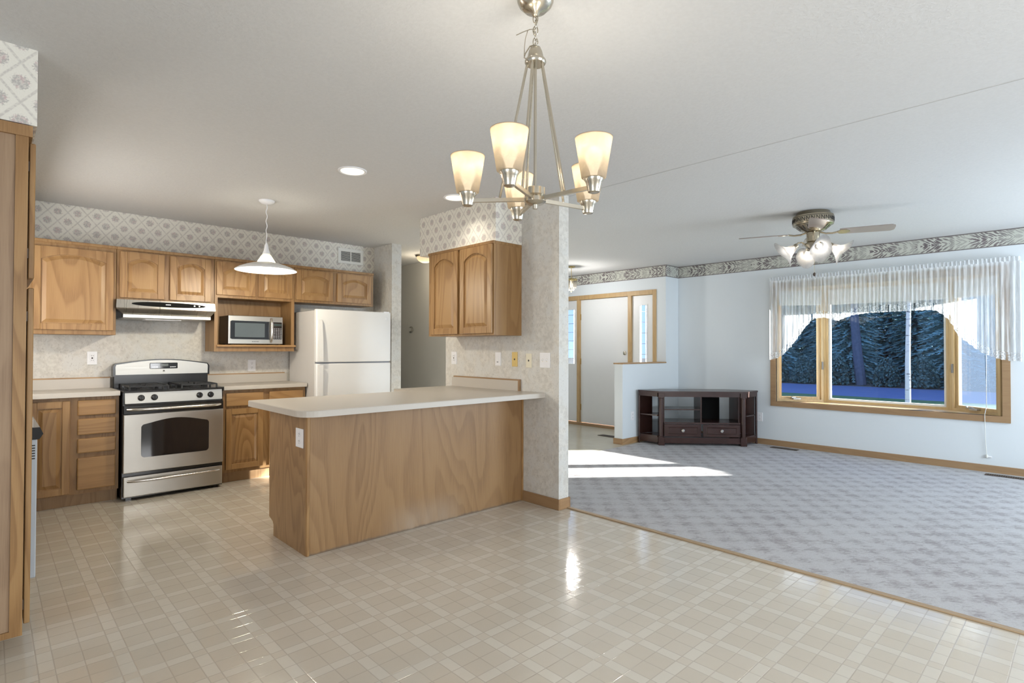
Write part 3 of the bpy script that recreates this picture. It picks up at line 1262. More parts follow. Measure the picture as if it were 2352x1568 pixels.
YU = 5.80
upper_cabinet('wall_cabinet', 'large single-door oak wall cabinet left of the range hood', -.30, .803, 1.38, 2.137,
              [(.255, .783, 1.417, 2.087)], (0, YU, 0), arch=.05)
upper_cabinet('wall_cabinet', 'short two-door oak wall cabinet directly above the range hood', .806, 1.574, 1.69, 2.137,
              [(.827, 1.159, 1.705, 2.107), (1.203, 1.540, 1.705, 2.107)], (0, YU, 0))
upper_cabinet('wall_cabinet', 'short two-door oak wall cabinet above the refrigerator', 2.348, 3.268, 1.757, 2.137,
              [(2.361, 2.768, 1.782, 2.103), (2.819, 3.232, 1.782, 2.103)], (0, YU, 0))
upper_cabinet('wall_cabinet', 'oak wall cabinet with two arched doors mounted on the pier wall', 0, .905, 1.381, 2.140,
              [(.055, .447, 1.397, 2.12), (.483, .905-.012, 1.397, 2.12)], (2.965, 4.24, 0), -PI/2, .315, .06)

# microwave cabinet: doors over an open niche
mc = thing('microwave_cabinet', 'oak wall cabinet with an open niche holding the microwave', 'wall cabinet', (0, YU, 0), 0, world_coords=False)
b = B()
b.box(1.577, 0, 1.757, 2.345, .30, 2.137)
b.box(1.577, 0, 1.237, 1.605, .30, 1.757)
b.box(2.312, 0, 1.237, 2.345, .30, 1.757)
b.box(1.605, 0, 1.237, 2.312, .30, 1.282)
b.box(1.605, .29, 1.282, 2.312, .30, 1.757)
b.build('cabinet_body', M['oak_frame'], mc)
B().box(1.575, -.012, 2.119, 2.347, .30, 2.145, .003).build('top_moulding', M['oak_frame'], mc)
B().box(1.598, -.03, 1.282, 2.355, .28, 1.303, .004).build('shelf_board', M['oak_h'], mc)
add_door(mc, 1.590, 1.783, .356, .322)
add_door(mc, 1.976, 1.783, .342, .322)

# base cabinets
bl_ = thing('base_cabinet', 'oak base cabinet with one door and four drawers left of the range', 'base cabinet', (0, 5.61, 0), 0, world_coords=False)
B().box(.20, 0, .10, .806, .49, .876).build('cabinet_body', M['oak_frame'], bl_)
B().box(.20, .06, 0, .806, .49, .10).build('toe_kick', M['oak_side'], bl_)
add_door(bl_, .235, .112, .250, .735, 0.0, .05)
for (z0, z1) in ((.725, .847), (.570, .698), (.424, .540), (.132, .386)):
    add_drawer(bl_, .532, z0, .252, z1-z0)
br_ = thing('base_cabinet', 'oak base cabinet with two drawers over two doors beside the refrigerator', 'base cabinet', (0, 5.61, 0), 0, world_coords=False)
B().box(1.603, 0, .10, 2.385, .49, .876).build('cabinet_body', M['oak_frame'], br_)
B().box(1.603, .06, 0, 2.385, .49, .10).build('toe_kick', M['oak_side'], br_)
for x0 in (1.628, 2.022):
    add_drawer(br_, x0, .722, .338, .125)
    add_door(br_, x0, .128, .338, .568, 0.0, .05)

# worktops
cl = thing('countertop', 'beige laminate worktop left of the range with oak-edged backsplash', 'worktop', (.3, 5.8, .876))
B().prism([(-.495, 3.62), (.172, 3.62), (.172, 5.40), (.22, 5.5626), (.806, 5.5626), (.806, 6.105), (-.495, 6.105)], 'Z', .876, .914).build('worktop', M['laminate'], cl)
B().box(-.495, 6.088, .914, .806, 6.109, 1.000).build('backsplash', M['laminate'], cl)
B().box(-.495, 6.086, 1.000, .806, 6.109, 1.010).build('backsplash_trim', M['oak_trim_x'], cl)
cr = thing('countertop', 'short beige laminate worktop between range and refrigerator', 'worktop', (1.99, 5.83, .876))
B().box(1.600, 5.5626, .876, 2.388, 6.105, .914, .006, 2).build('worktop', M['laminate'], cr)
B().box(1.600, 6.088, .914, 2.388, 6.109, 1.000).build('backsplash', M['laminate'], cr)
B().box(1.600, 6.086, 1.000, 2.36, 6.109, 1.010).build('backsplash_trim', M['oak_trim_x'], cr)

# ================================================================== PENINSULA
pen = thing('peninsula_cabinet', 'oak-panelled kitchen peninsula joined to the pier wall', 'kitchen peninsula', (2.3, 3.6, 0))
b = B()
b.box(1.440, 3.330, .10, XW-.02, 3.90, .874)
b.box(1.460, 3.330, 0, XW-.02, 3.84, .10)
b.box(2.70, 3.90, 0, XW-.02, 4.22, .874)
b.build('cabinet_body', M['oak_frame'], pen)
B().box(1.438, 3.3155, 0, XW-.016, 3.330, .876).build('front_panel', M['oak_panel'], pen)
B().prism([(3.330, 0), (3.845, 0), (3.845, .075), (3.862, .095), (3.925, .115), (3.925, .876), (3.330, .876)], 'X', 1.4235, 1.440).build('end_panel', M['oak_side'], pen)
B().box(1.4215, 3.309, 0, 1.443, 3.332, .876, .004).build('corner_trim', M['oak'], pen)
B().box(XW-.018, 3.309, 0, XW-.001, 3.3155, .876).build('edge_trim', M['oak'], pen)
pt_ = thing('countertop', 'long beige laminate worktop with rounded corner on the peninsula', 'worktop', (2.3, 3.6, .876))
cor = []
R = .11
for i in range(9):
    t = i/8*PI/2
    cor.append((1.290+R-R*math.sin(t), 3.058+R-R*math.cos(t)))
pts = [(XW-.002, 3.058)] + cor + [(1.290, 3.955), (1.30, 3.985), (2.62, 3.99), (2.62, 4.275), (XW-.002, 4.275)]
b = B()
b.prism(pts, 'Z', .876, .910)
def inset(p, d):
    cx_, cy_ = 2.3, 3.55
    return [(q[0]+(d if q[0] < cx_ else (-d if q[0] < XW-.01 else 0)), q[1]+(d if q[1] < cy_ else -d)) for q in p]
b.loft([[(*q, .910) for q in pts], [(*q, .914) for q in inset(pts, .004)]], False, True)
b.build('worktop', M['laminate'], pt_, False)
B().box(XW-.022, 3.355, .914, XW-.001, 4.272, 1.000).build('backsplash', M['laminate'], pt_)
b = B()
b.box(XW-.024, 3.342, 1.000, XW-.001, 4.245, 1.011)
b.box(XW-.024, 3.342, .914, XW-.001, 3.355, 1.000)
b.build('backsplash_trim', M['oak_trim'], pt_)

# ================================================================== PANTRY (front faces +X)
pa = thing('pantry_cabinet', 'tall oak pantry cabinet with two doors at the left edge', 'pantry cabinet', (.1165, 3.02, 0), PI/2, world_coords=False)
# local x = world y-3.02, local y = .1165 - world x
b = B()
b.box(.004, .0, .10, .60, .585, 2.15)
b.box(.10, .09, 0, .58, .56, .10)
b.build('cabinet_body', M['oak_pantry'], pa)
b = B()
b.box(-.004, .0, .10, .012, .040, 2.15)
b.box(-.004, .040, .10, .012, .585, .125)
b.build('side_frame', M['oak'], pa)
b = B()
b.prism([(-.010, 2.138), (.60, 2.138), (.60, 2.183), (-.012, 2.183)], 'Y', -.012, .585)
b.build('crown_moulding', M['oak'], pa)
add_door(pa, .012, 1.557, .57, .562, .05, y=-.0035)
add_door(pa, .012, .138, .57, 1.380, 0.0, y=-.0035)
for hz in (.22, 1.40, 1.66, 2.02):
    B().box(.006, -.004, hz-.02, .014, .001, hz+.02).build('hinge', M['bronze'], pa)

# ---- dishwasher
dw = thing('dishwasher', 'pale grey dishwasher with black control panel behind the pantry', 'dishwasher', (-.1, 3.94, 0))
B().box(-.42, 3.665, .015, .14, 4.235, .872).build('tub_body', M['dw_grey'], dw)
d = B().box(.14, 3.645, .125, .188, 4.235, .812, .004).build('door', M['dw_grey'], dw)
v = B()
for i in range(6):
    v.box(.155, 3.6435, .715+i*.013, .180, 3.6455, .721+i*.013)
v.build('vent_slots', M['dark_slot'], d)
B().prism([(.14, .812), (.196, .812), (.211, .838), (.198, .872), (.14, .872)], 'Y', 3.645, 4.235).build('control_panel', M['black'], dw)
B().box(.03, 3.67, 0, .12, 4.22, .12).build('toe_kick', M['black_matt'], dw)

# ================================================================== RANGE
rx0, rx1, ryf, ryb = .819, 1.581, 5.50, 6.085
rg = thing('gas_range', 'stainless and black freestanding gas range', 'range', ((rx0+rx1)/2, 5.8, 0))
b = B()
b.box(rx0, 5.535, .02, rx1, ryb, .900)
b.box(rx0+.03, 5.56, 0, rx0+.07, 5.60, .02)
b.box(rx1-.07, 5.56, 0, rx1-.03, 5.60, .02)
b.box(rx0+.03, 6.0, 0, rx0+.07, 6.04, .02)
b.box(rx1-.07, 6.0, 0, rx1-.03, 6.04, .02)
b.build('oven_body', M['black'], rg)
B().box(rx0+.006, 5.505, .032, rx1-.006, 5.535, .200, .006, 2).build('storage_drawer', M['steel'], rg)


def bow_handle(par, z, y0, bow, x0, x1, r, mat):
    b_ = B()
    pts = []
    for i in range(25):
        t = i/24
        e = min(t, 1-t)
        d = bow*(1-math.exp(-e*22)) + .012*math.sin(PI*t)
        pts.append((x0+(x1-x0)*t, y0-d, z - .0*t))
    b_.tube(pts, r, 10)
    return b_.build('handle', mat, par, True, 60)


dr = [o for o in rg.children if o.name.startswith('storage_drawer')][0]
bow_handle(dr, .163, 5.507, .024, rx0+.035, rx1-.035, .011, M['steel_h'])
# oven door: steel panel with arched black window and black top band
od = B().box(rx0+.003, 5.500, .232, rx1-.003, 5.535, .716, .005, 2).build('oven_door', M['steel'], rg)
wx0, wx1 = .945, 1.458
pts = []
rr = .028
def arc(cx_, cz_, a0, a1, n=5):
    return [(cx_+rr*math.cos(a0+(a1-a0)*i/n), cz_+rr*math.sin(a0+(a1-a0)*i/n)) for i in range(n+1)]
pts += arc(wx0+rr, .352+rr, 1.5*PI, PI)[::1]
pts += arc(wx0+rr, .630-rr, PI, .62*PI)
for i in range(1, 12):
    t = i/12
    pts.append((wx0+rr*1.2+(wx1-wx0-2.4*rr)*t, .630+.038*math.sin(PI*t)))
pts += arc(wx1-rr, .630-rr, .38*PI, 0)
pts += arc(wx1-rr, .352+rr, 0, -.5*PI)
B().prism(pts, 'Y', 5.4965, 5.503).build('oven_window', M['black_glass'], od)
B().box(rx0+.003, 5.502, .718, rx1-.003, 5.535, .790, .003).build('door_band', M['black'], rg)
bow_handle(od, .758, 5.502, .036, rx0+.03, rx1-.03, .0125, M['steel_h'])
B().box(rx0+.02, 5.512, .792, rx1-.02, 5.54, .806).build('vent_gap', M['black_matt'], rg)
# sloping control panel with four knobs
cp = B().prism([(5.508, .806), (5.535, .806), (5.555, .896), (5.522, .896)], 'X', rx0+.012, rx1-.012).build('control_panel', M['steel'], rg)
for kx in (.945, 1.04, 1.385, 1.475):
    kb = B()
    kn = Vector((0, -.985, .15))
    c0 = Vector((kx, 5.5145, .850))
    kb.lathe([(.024, 0), (.026, .004), (.022, .010), (.020, .024), (.017, .027)], c0, 18, kn)
    kb.bar(c0+kn*.026+Vector((0, 0, .016)), c0+kn*.026-Vector((0, 0, .016)), .008, .012)
    kb.build('knob', M['black'], rg, True)
b = B()
b.box(rx0-.002, 5.502, .896, rx1+.002, 6.0, .913, .006, 2)
b.build('cooktop', M['black'], rg)
for (gx, n_) in ((1.008, 0), (1.392, 1)):
    gb = B()
    x0, x1, y0, y1, zt = gx-.140, gx+.140, 5.545, 5.955, .944
    for x in (x0, x1):
        gb.bar((x, y0, zt), (x, y1, zt), .010, .012)
    for y in (y0, (y0+y1)/2, y1):
        gb.bar((x0, y, zt), (x1, y, zt), .010, .012)
    for cyb in ((y0*.74+y1*.26), (y0*.26+y1*.74)):
        gb.bar((gx-.12, cyb, zt), (gx-.035, cyb, zt), .008, .012)
        gb.bar((gx+.035, cyb, zt), (gx+.12, cyb, zt), .008, .012)
        gb.bar((gx, cyb-.085, zt), (gx, cyb-.03, zt), .008, .012)
        gb.bar((gx, cyb+.03, zt), (gx, cyb+.085, zt), .008, .012)
    for x in (x0, x1):
        for y in (y0, (y0+y1)/2, y1):
            gb.box(x-.006, y-.006, .912, x+.006, y+.006, zt)
    g_ = gb.build('grate', M['black_matt'], rg)
    for cyb in ((y0*.74+y1*.26), (y0*.26+y1*.74)):
        B().lathe([(.050, 0), (.050, .006), (.036, .008), (.036, .018), (.028, .022)], (gx, cyb, .912), 20).build('burner', M['black_matt'], rg, True)
# backguard
b = B()
b.box(rx0+.005, 6.0, .900, rx1-.005, ryb, 1.03)
prof = []
n = 22
zt = lambda t: 1.126 + .040*math.sin(PI*t)
outl = [(rx0-.006, 1.015)] + [(rx0-.006+.012*0, 1.10)]
for i in range(n+1):
    t = i/n
    outl.append((rx0-.006+(rx1-rx0+.012)*(0.02+.96*t), zt(t)))
outl += [(rx1+.006, 1.10), (rx1+.006, 1.015)]
b.prism(list(reversed(outl)), 'Y', 5.985, ryb)
bg = b.build('backguard', M['black'], rg)
ol2 = [(rx0+.012, 1.028), (rx0+.010, 1.10)]
for i in range(n+1):
    t = i/n
    ol2.append((rx0+.016+(rx1-rx0-.032)*t, zt(t)-.008))
ol2 += [(rx1-.010, 1.10), (rx1-.012, 1.028)]
B().prism(list(reversed(ol2)), 'Y', 5.979, 5.987).build('backguard_panel', M['steel'], bg)
cxm = (rx0+rx1)/2
ck = B().box(cxm-.112, 5.9745, 1.078, cxm+.112, 5.981, 1.132, .004).build('clock_panel', M['black_glass'], rg)
for i in range(5):
    B().box(cxm-.095+i*.010, 5.9735, 1.090, cxm-.089+i*.010, 5.9747, 1.096).build('button', M['steel_h'], ck)
    B().box(cxm+.050+i*.010, 5.9735, 1.090, cxm+.056+i*.010, 5.9747, 1.096).build('button', M['steel_h'], ck)
B().box(cxm-.03, 5.9735, 1.100, cxm+.035, 5.9747, 1.122).build('display', plain('clock_display', (.10, .11, .10), .1), ck)
em = B().lathe([(.0085, 0), (.0085, .002)], (cxm, 5.979, 1.056), 18, (0, -1, 0))
em.build('round_emblem', M['black'], rg)
B().ring((cxm, 5.9765, 1.056), .0062, .0009, (1, 0, 0), (0, 0, 1), 16, 5).build('emblem_ring', M['steel_h'], rg)

# ================================================================== RANGE HOOD
hd = thing('range_hood', 'stainless under-cabinet range hood with black oval control strip', 'range hood', (1.19, 5.9, 1.51))
hx0, hx1 = .800, 1.566
b = B()
b.loft([[(hx0, 5.745, 1.688), (hx1, 5.745, 1.688), (hx1, 6.105, 1.688), (hx0, 6.105, 1.688)],
        [(hx0-.004, 5.735, 1.618), (hx1+.004, 5.735, 1.618), (hx1+.004, 6.105, 1.618), (hx0-.004, 6.105, 1.618)],
        [(hx0+.0, 5.738, 1.610), (hx1-.0, 5.738, 1.610), (hx1, 6.105, 1.610), (hx0, 6.105, 1.610)],
        [(hx0+.05, 5.775, 1.565), (hx1-.03, 5.775, 1.565), (hx1-.03, 6.105, 1.565), (hx0+.05, 6.105, 1.565)],
        [(hx0+.05, 5.765, 1.560), (hx1-.03, 5.765, 1.560), (hx1-.03, 6.105, 1.560), (hx0+.05, 6.105, 1.560)],
        [(hx0+.05, 5.765, 1.535), (hx1-.03, 5.765, 1.535), (hx1-.03, 6.105, 1.535), (hx0+.05, 6.105, 1.535)],
        [(hx0+.06, 5.80, 1.525), (hx1-.04, 5.80, 1.525), (hx1-.04, 6.105, 1.525), (hx0+.06, 6.105, 1.525)]])
b.build('hood_shell', metal_mat('hood_steel', (.52, .50, .46), .30, (220, 4, 4)), hd)
el = []
for i in range(32):
    t = 2*PI*i/32
    el.append((1.195+.290*math.copysign(abs(math.cos(t))**.8, math.cos(t)), 1.656+.021*math.sin(t)))
hp = B().prism(el, 'Y', 5.7325, 5.745).build('control_strip', plain('matt_black_strip', (.008, .008, .008), .7, 0, .1), hd)
for xx in (1.39, 1.43):
    B().lathe([(.008, 0), (.007, .004)], (xx, 5.7325, 1.656), 12, (0, -1, 0)).build('button', M['steel_h'], hp)
B().box(1.16, 5.7310, 1.654, 1.20, 5.7330, 1.660).build('light_slot', M['steel_h'], hp)
B().box(.805, 5.82, 1.530, .848, 6.10, 1.62).build('side_filter', M['black_matt'], hd)
B().box(1.02, 5.80, 1.519, 1.30, 5.95, 1.527, .002).build('lamp_lens', M['white_plastic'], hd)

# ================================================================== MICROWAVE
mw = thing('microwave', 'stainless microwave oven sitting in the oak niche', 'microwave', (1.955, 5.94, 1.303))
mx0, mx1, mz0, mz1, myf = 1.697, 2.217, 1.311, 1.590, 5.775
B().box(mx0+.004, myf+.012, mz0, mx1-.004, 6.085, mz1-.002).build('case', M['micro_side'], mw)
for xx in (mx0+.03, mx1-.05):
    for yy in (5.81, 6.05):
        B().box(xx, yy, 1.303, xx+.02, yy+.02, mz0+.002).build('foot', M['black_matt'], mw)
B().box(mx0, myf, mz0, mx1, myf+.014, mz1, .004).build('front_frame', M['steel'], mw)
mwd = B().prism([(mx0+.016, mz0+.055), (mx0+.03, mz0+.048), (2.085, mz0+.045), (2.085, mz1-.052), (mx0+.03, mz1-.050), (mx0+.016, mz1-.058)], 'Y', myf-.004, myf+.002).build('door', M['black_glass'], mw)
B().box(1.752, myf-.0055, mz0+.068, 2.035, myf-.0035, mz1-.072).build('door_window', plain('microwave_window', (.10, .12, .13), .12, 0, .8), mwd)
hh = B()
hpts = []
for i in range(13):
    t = i/12
    hpts.append((2.097, myf-.008-.028*math.sin(PI*t)**.45, mz0+.022+(mz1-mz0-.044)*t))
hh.tube(hpts, .0105, 10)
hh.build('handle', M['steel_h'], mw, True, 60)
kp = B().box(2.117, myf-.003, mz0+.050, mx1-.010, myf+.002, mz1-.055, .004).build('keypad', M['black_glass'], mw)
kg = plain('keypad_grey', (.35, .35, .37), .4)
for r_ in range(7):
    for c_ in range(4):
        B().box(2.125+c_*.021, myf-.0042, mz0+.060+r_*.0155, 2.139+c_*.021, myf-.0028, mz0+.067+r_*.0155).build('button', kg, kp)
B().box(2.127, myf-.0042, mz0+.188, 2.200, myf-.0028, mz0+.206).build('display', plain('microwave_display', (.05, .08, .08), .1), kp)
lt = B()
for i, w_ in enumerate((.006, .004, .006, .005, .004, .006, .005, .004)):
    lt.box(1.915+i*.0085, myf-.0012, mz0+.021, 1.915+i*.0085+w_, myf+.001, mz0+.027)
lt.build('brand_mark', M['black_matt'], mw)

# ================================================================== REFRIGERATOR
fx0, fx1, fyf = 2.398, 3.250, 5.375
rf = thing('refrigerator', 'white top-freezer refrigerator behind the peninsula', 'refrigerator', ((fx0+fx1)/2, 5.75, 0))
B().box(fx0+.004, fyf+.062, .02, fx1-.004, 6.06, 1.655, .006, 2).build('cabinet_shell', M['fridge_side'], rf)
B().box(fx0+.03, fyf+.08, 0, fx1-.03, 6.0, .05).build('base_grille', M['black_matt'], rf)
for (z0, z1, nm) in ((1.128, 1.668, 'freezer_door'), (.075, 1.115, 'fridge_door')):
    dd = B().box(fx0, fyf, z0, fx1, fyf+.058, z1, .012, 3).build(nm, M['white_app'], rf, True, 40)
    h = B()
    ha, hb_ = (z0+.012, z0+.435) if nm == 'freezer_door' else (z1-.62, z1-.012)
    pts = []
    for i in range(17):
        t = i/16
        if nm == 'freezer_door':
            d_ = .052*(1-t)**.35*(1 if t < .999 else 0)
        else:
            d_ = .052*t**.35
        pts.append((fyf-d_-.006, ha+(hb_-ha)*t))
    prof_ = [(q[0], q[1]) for q in pts] + [(fyf+.002, hb_), (fyf+.002, ha)]
    h.prism(prof_, 'X', fx0+.012, fx0+.050)
    h.build('handle', M['white_app'], dd)
B().box(fx0+.01, fyf+.02, 1.112, fx1-.01, fyf+.05, 1.130).build('door_gasket', plain('grey_gasket', (.20, .22, .26), .6), rf)
lg = B().lathe([(.0175, 0), (.0175, .0015), (.015, .003)], (fx1-.058, fyf, 1.598), 24, (0, -1, 0))
lg = lg.build('round_emblem', plain('emblem_grey', (.66, .67, .70), .3), rf)
rgm = B().ring((fx1-.058, fyf-.003, 1.598), .0115, .0012, (1, 0, 0), (0, 0, 1), 20, 5)
rgm.ring((fx1-.060, fyf-.003, 1.600), .005, .0009, (1, 0, 0), (0, 0, 1), 12, 4, (.7, 1.3))
rgm.build('emblem_ring', M['white_app'], lg)
B().box(fx1-.09, fyf+.0, 1.655, fx1-.02, fyf+.09, 1.675, .003).build('hinge_cover', M['white_plastic'], rf)

# ================================================================== OUTLETS, SWITCHES, VENTS
def plate(name, label, cat, c, face, w=.072, h=.116, style='outlet', mat='white_plastic', group=None):
    """face: '-Y' or '-X'; c = centre on the wall surface"""
    o = thing(name, label, cat, c, 0 if face == '-Y' else -PI/2, group, world_coords=False)
    B().box(-w/2, -.006, -h/2, w/2, 0, h/2, .0025, 2).build('cover_plate', M[mat], o)
    if style == 'outlet':
        for dz in (-.022, .022):
            r_ = B().lathe([(.0165, 0), (.0165, .002)], (0, -.006, dz), 18, (0, -1, 0))
            r_ = r_.build('receptacle', M[mat], o)
            s = B()
            for sx in (-.006, .006):
                s.box(sx-.0012, -.0086, dz-.001, sx+.0012, -.0078, dz+.008)
            s.lathe([(.0025, 0), (.0025, .0007)], (0, -.0079, dz-.009), 8, (0, -1, 0))
            s.build('slots', M['dark_slot'], r_)
    elif style == 'gfci':
        r_ = B().box(-.017, -.009, -.034, .017, -.005, .034, .001).build('receptacle', M[mat], o)
        s = B()
        for dz in (-.02, .02):
            for sx in (-.006, .006):
                s.box(sx-.0014, -.0098, dz-.004, sx+.0014, -.0088, dz+.005)
        s.box(-.006, -.0098, -.006, .006, -.0088, .006)
        s.build('slots', M['dark_slot'], r_)
    elif style in ('switch', 'double'):
        for sx in ((0,) if style == 'switch' else (-.023, .023)):
            B().box(sx-.005, -.0065, -.012, sx+.005, -.0055, .012).build('toggle_slot', M['ivory'], o)
            B().loft([[(sx-.004, -.006, -.008), (sx+.004, -.006, -.008), (sx+.004, -.006, .006), (sx-.004, -.006, .006)],
                      [(sx-.003, -.018, .004), (sx+.003, -.018, .004), (sx+.003, -.018, .011), (sx-.003, -.018, .011)]]).build('toggle', M[mat], o)
    elif style == 'jack':
        B().lathe([(.008, 0), (.008, .001), (.004, .001)], (0, -.006, 0), 12, (0, -1, 0)).build('hole', M['dark_slot'], o)
    elif style == 'dimmer':
        B().box(-.010, -.009, -.03, .010, -.005, .03, .001).build('slider_panel', M[mat], o)
        B().box(-.008, -.013, -.030, .008, -.008, -.024, .001).build('slider', M['dark_slot'], o)
    return o


plate('wall_outlet', 'white outlet with dark slots on the wall left of the range', 'outlet', (.677, 6.11, 1.179), '-Y', style='gfci')
plate('wall_outlet', 'white outlet on the wall below the microwave cabinet', 'outlet', (2.024, 6.11, 1.088), '-Y', .078, .12)
plate('wall_outlet', 'square white outlet on the end panel of the peninsula', 'outlet', (1.4235, 3.416, .712), '-X', .11, .118)
plate('wall_outlet', 'white outlet on the pier wall farthest along above the backsplash', 'outlet', (XW, 4.262, 1.18), '-X', .082, .12, 'gfci')
plate('light_switch', 'slim white slide switch on the pier under the wall cabinet', 'switch', (XW, 3.628, 1.18), '-X', .072, .118, 'dimmer')
plate('wall_plate', 'yellowed plate with a small hole on the pier wall', 'wall plate', (XW, 3.415, 1.18), '-X', .066, .124, 'jack', 'yellow_plastic')
plate('wall_plate', 'cream plate with a dark round hole on the pier wall', 'wall plate', (XW, 3.245, 1.172), '-X', .066, .118, 'jack', 'ivory')
plate('light_switch', 'double white toggle switch near the end of the pier', 'switch', (XW, 3.062, 1.178), '-X', .112, .122, 'double')
plate('wall_outlet', 'white outlet low on the window wall right of the television stand', 'outlet', (XV, 3.10, .362), '-X')
plate('wall_outlet', 'white outlet low on the half wall beside the television stand', 'outlet', (6.345, 4.312, .365), '-Y')

vg = thing('wall_vent', 'white louvred air grille on the wallpaper above the refrigerator', 'vent', (3.14, 6.11, 2.288))
b = B()
vx0, vx1, vz0, vz1 = 2.978, 3.302, 2.275, 2.452
for (a0, a1, c0, c1) in ((vx0, vx0+.036, vz0, vz1), (vx1-.036, vx1, vz0, vz1), (vx0+.036, vx1-.036, vz0, vz0+.032), (vx0+.036, vx1-.036, vz1-.032, vz1), (3.134, 3.146, vz0+.032, vz1-.032)):
    b.box(a0, 6.100, c0, a1, 6.11, c1)
b.build('grille_frame', M['vent_white'], vg)
B().box(vx0+.03, 6.108, vz0+.03, vx1-.03, 6.1098, vz1-.03).build('dark_backing', M['dark_slot'], vg)
b = B()
for i in range(9):
    z = vz0+.038+i*.0125
    b.prism([(6.101, z), (6.108, z+.006), (6.108, z+.0075), (6.101, z+.0015)], 'X', vx0+.034, vx1-.034)
b.build('louvres', M['vent_white'], vg)

tm = thing('thermostat', 'round silver thermostat on the grey hall wall', 'thermostat', (4.5, 6.874, 1.544))
B().lathe([(.046, 0), (.046, .012), (.040, .020), (.028, .024)], (4.5, 6.874, 1.544), 28, (-1, 0, 0)).build('dial_ring', M['steel'], tm, True)
B().lathe([(.026, 0), (.026, .004)], (4.476, 6.874, 1.544), 24, (-1, 0, 0)).build('dial_face', plain('dial_face', (.55, .55, .53), .3), tm)


def register(name, label, x0, y0, x1, y1):
    o = thing(name, label, 'floor register', ((x0+x1)/2, (y0+y1)/2, .004))
    b_ = B()
    b_.box(x0, y0, .004, x1, y1, .009, .0015)
    b_.build('register_plate', M['bronze'], o)
    s = B()
    n_ = int((y1-y0)/.018)
    for i in range(n_):
        yy = y0+.012+i*(y1-y0-.024)/n_
        s.box(x0+.012, yy, .0088, x1-.012, yy+.008, .0096)
    s.build('register_slots', M['dark_slot'], o)


register('floor_register', 'brown metal floor register in the carpet beside the television stand', 7.335, 2.565, 7.435, 2.89)
register('floor_register', 'brown metal floor register in the carpet below the right casement', 7.335, .35, 7.435, .775)
register('floor_register', 'brown metal floor register in the foyer behind the half wall', 6.50, 4.72, 6.62, 5.02)

# ================================================================== TV STAND (local x along front, y to the corner)
e_ = Vector((.675, -.738)).normalized()
tvr = math.atan2(e_.y, e_.x)
tv = thing('tv_stand', 'dark cherry corner television stand with open shelves and two drawers', 'tv stand', (6.42, 3.955, .004), tvr, world_coords=False)
W_ = 1.137
def plan_pts(g=0.0):
    return [(0-g*.2, 0-g), (W_+g*.2, 0-g), (1.35+g, .235), (1.35+g*.5, .275), (.99, .46), (.12, .46), (-.22-g*.5, .255), (-.22-g, .215)]
B().prism(plan_pts(.008), 'Z', .690, .712).build('top_board', M['dark_wood'], tv)
b = B()
b.prism([(-.21, .22), (.03, .005), (W_-.03, .005), (1.34, .235), (1.34, .265), (.99, .445), (.12, .445), (-.21, .25)], 'Z', .03, .105)
b.build('plinth', M['dark_wood'], tv)
b = B()
b.box(.08, .004, .638, W_-.09, .03, .690)
b.bar((-.205, .205, .664), (-.005, .015, .664), .02, .052)
b.bar((W_+.005, .015, .664), (1.335, .225, .664), .02, .052)
b.build('apron', M['dark_wood'], tv)
for cx_ in (.038, W_-.045):
    b = B()
    b.box(cx_-.040, -.012, 0, cx_+.040, .06, .107, .003)
    b.box(cx_-.040, -.012, .630, cx_+.040, .06, .690, .003)
    b.lathe([(.036, .105), (.036, .118), (.029, .122), (.029, .615), (.036, .62), (.036, .632)], (cx_, .022, 0), 20)
    b.build('column', M['dark_wood'], tv, True)
for (sx, sg) in ((-.215, -1), (1.338, 1)):
    b = B()
    y0 = .215 if sg < 0 else .23
    b.box(sx-.009, y0, .0, sx+.009, y0+.035, .690)
    b.build('outer_post', M['dark_wood'], tv)
# inner uprights beside the drawers, and divider
b = B()
b.box(.070, .05, .105, .088, .42, .690)
b.build('upright', M['dark_wood'], tv)
b = B()
b.box(W_-.100, .05, .105, W_-.082, .42, .690)
b.build('upright', M['dark_wood'], tv)
B().box(.547, .02, .300, .562, .36, .640).build('divider', M['dark_wood'], tv)
B().box(.075, .01, .284, W_-.085, .43, .304).build('shelf', M['dark_wood'], tv)
B().box(.088, .03, .462, .547, .38, .476).build('shelf', M['dark_wood'], tv)
for zz in (.105, .380):
    B().prism([(-.20, .22), (-.01, .045), (.070, .06), (.070, .36), (-.19, .25)], 'Z', zz, zz+.016).build('side_shelf', M['dark_wood'], tv)
    B().prism([(W_-.082, .06), (W_+.01, .045), (1.325, .23), (1.315, .265), (W_-.082, .38)], 'Z', zz, zz+.016).build('side_shelf', M['dark_wood'], tv)
B().prism([(.562, .40), (.90, .40), (.90, .41), (.562, .41)], 'Z', .304, .64).build('back_panel', plain('matt_black_board', (.006, .006, .006), .8, 0, .1), tv)
B().prism([(-.205, .252), (-.015, .366), (-.015, .372), (-.205, .258)], 'Z', .12, .69).build('side_back_panel', M['dark_wood'], tv)
B().prism([(W_-.082, .405), (1.325, .270), (1.325, .276), (W_-.082, .411)], 'Z', .12, .69).build('side_back_panel', M['dark_wood'], tv)
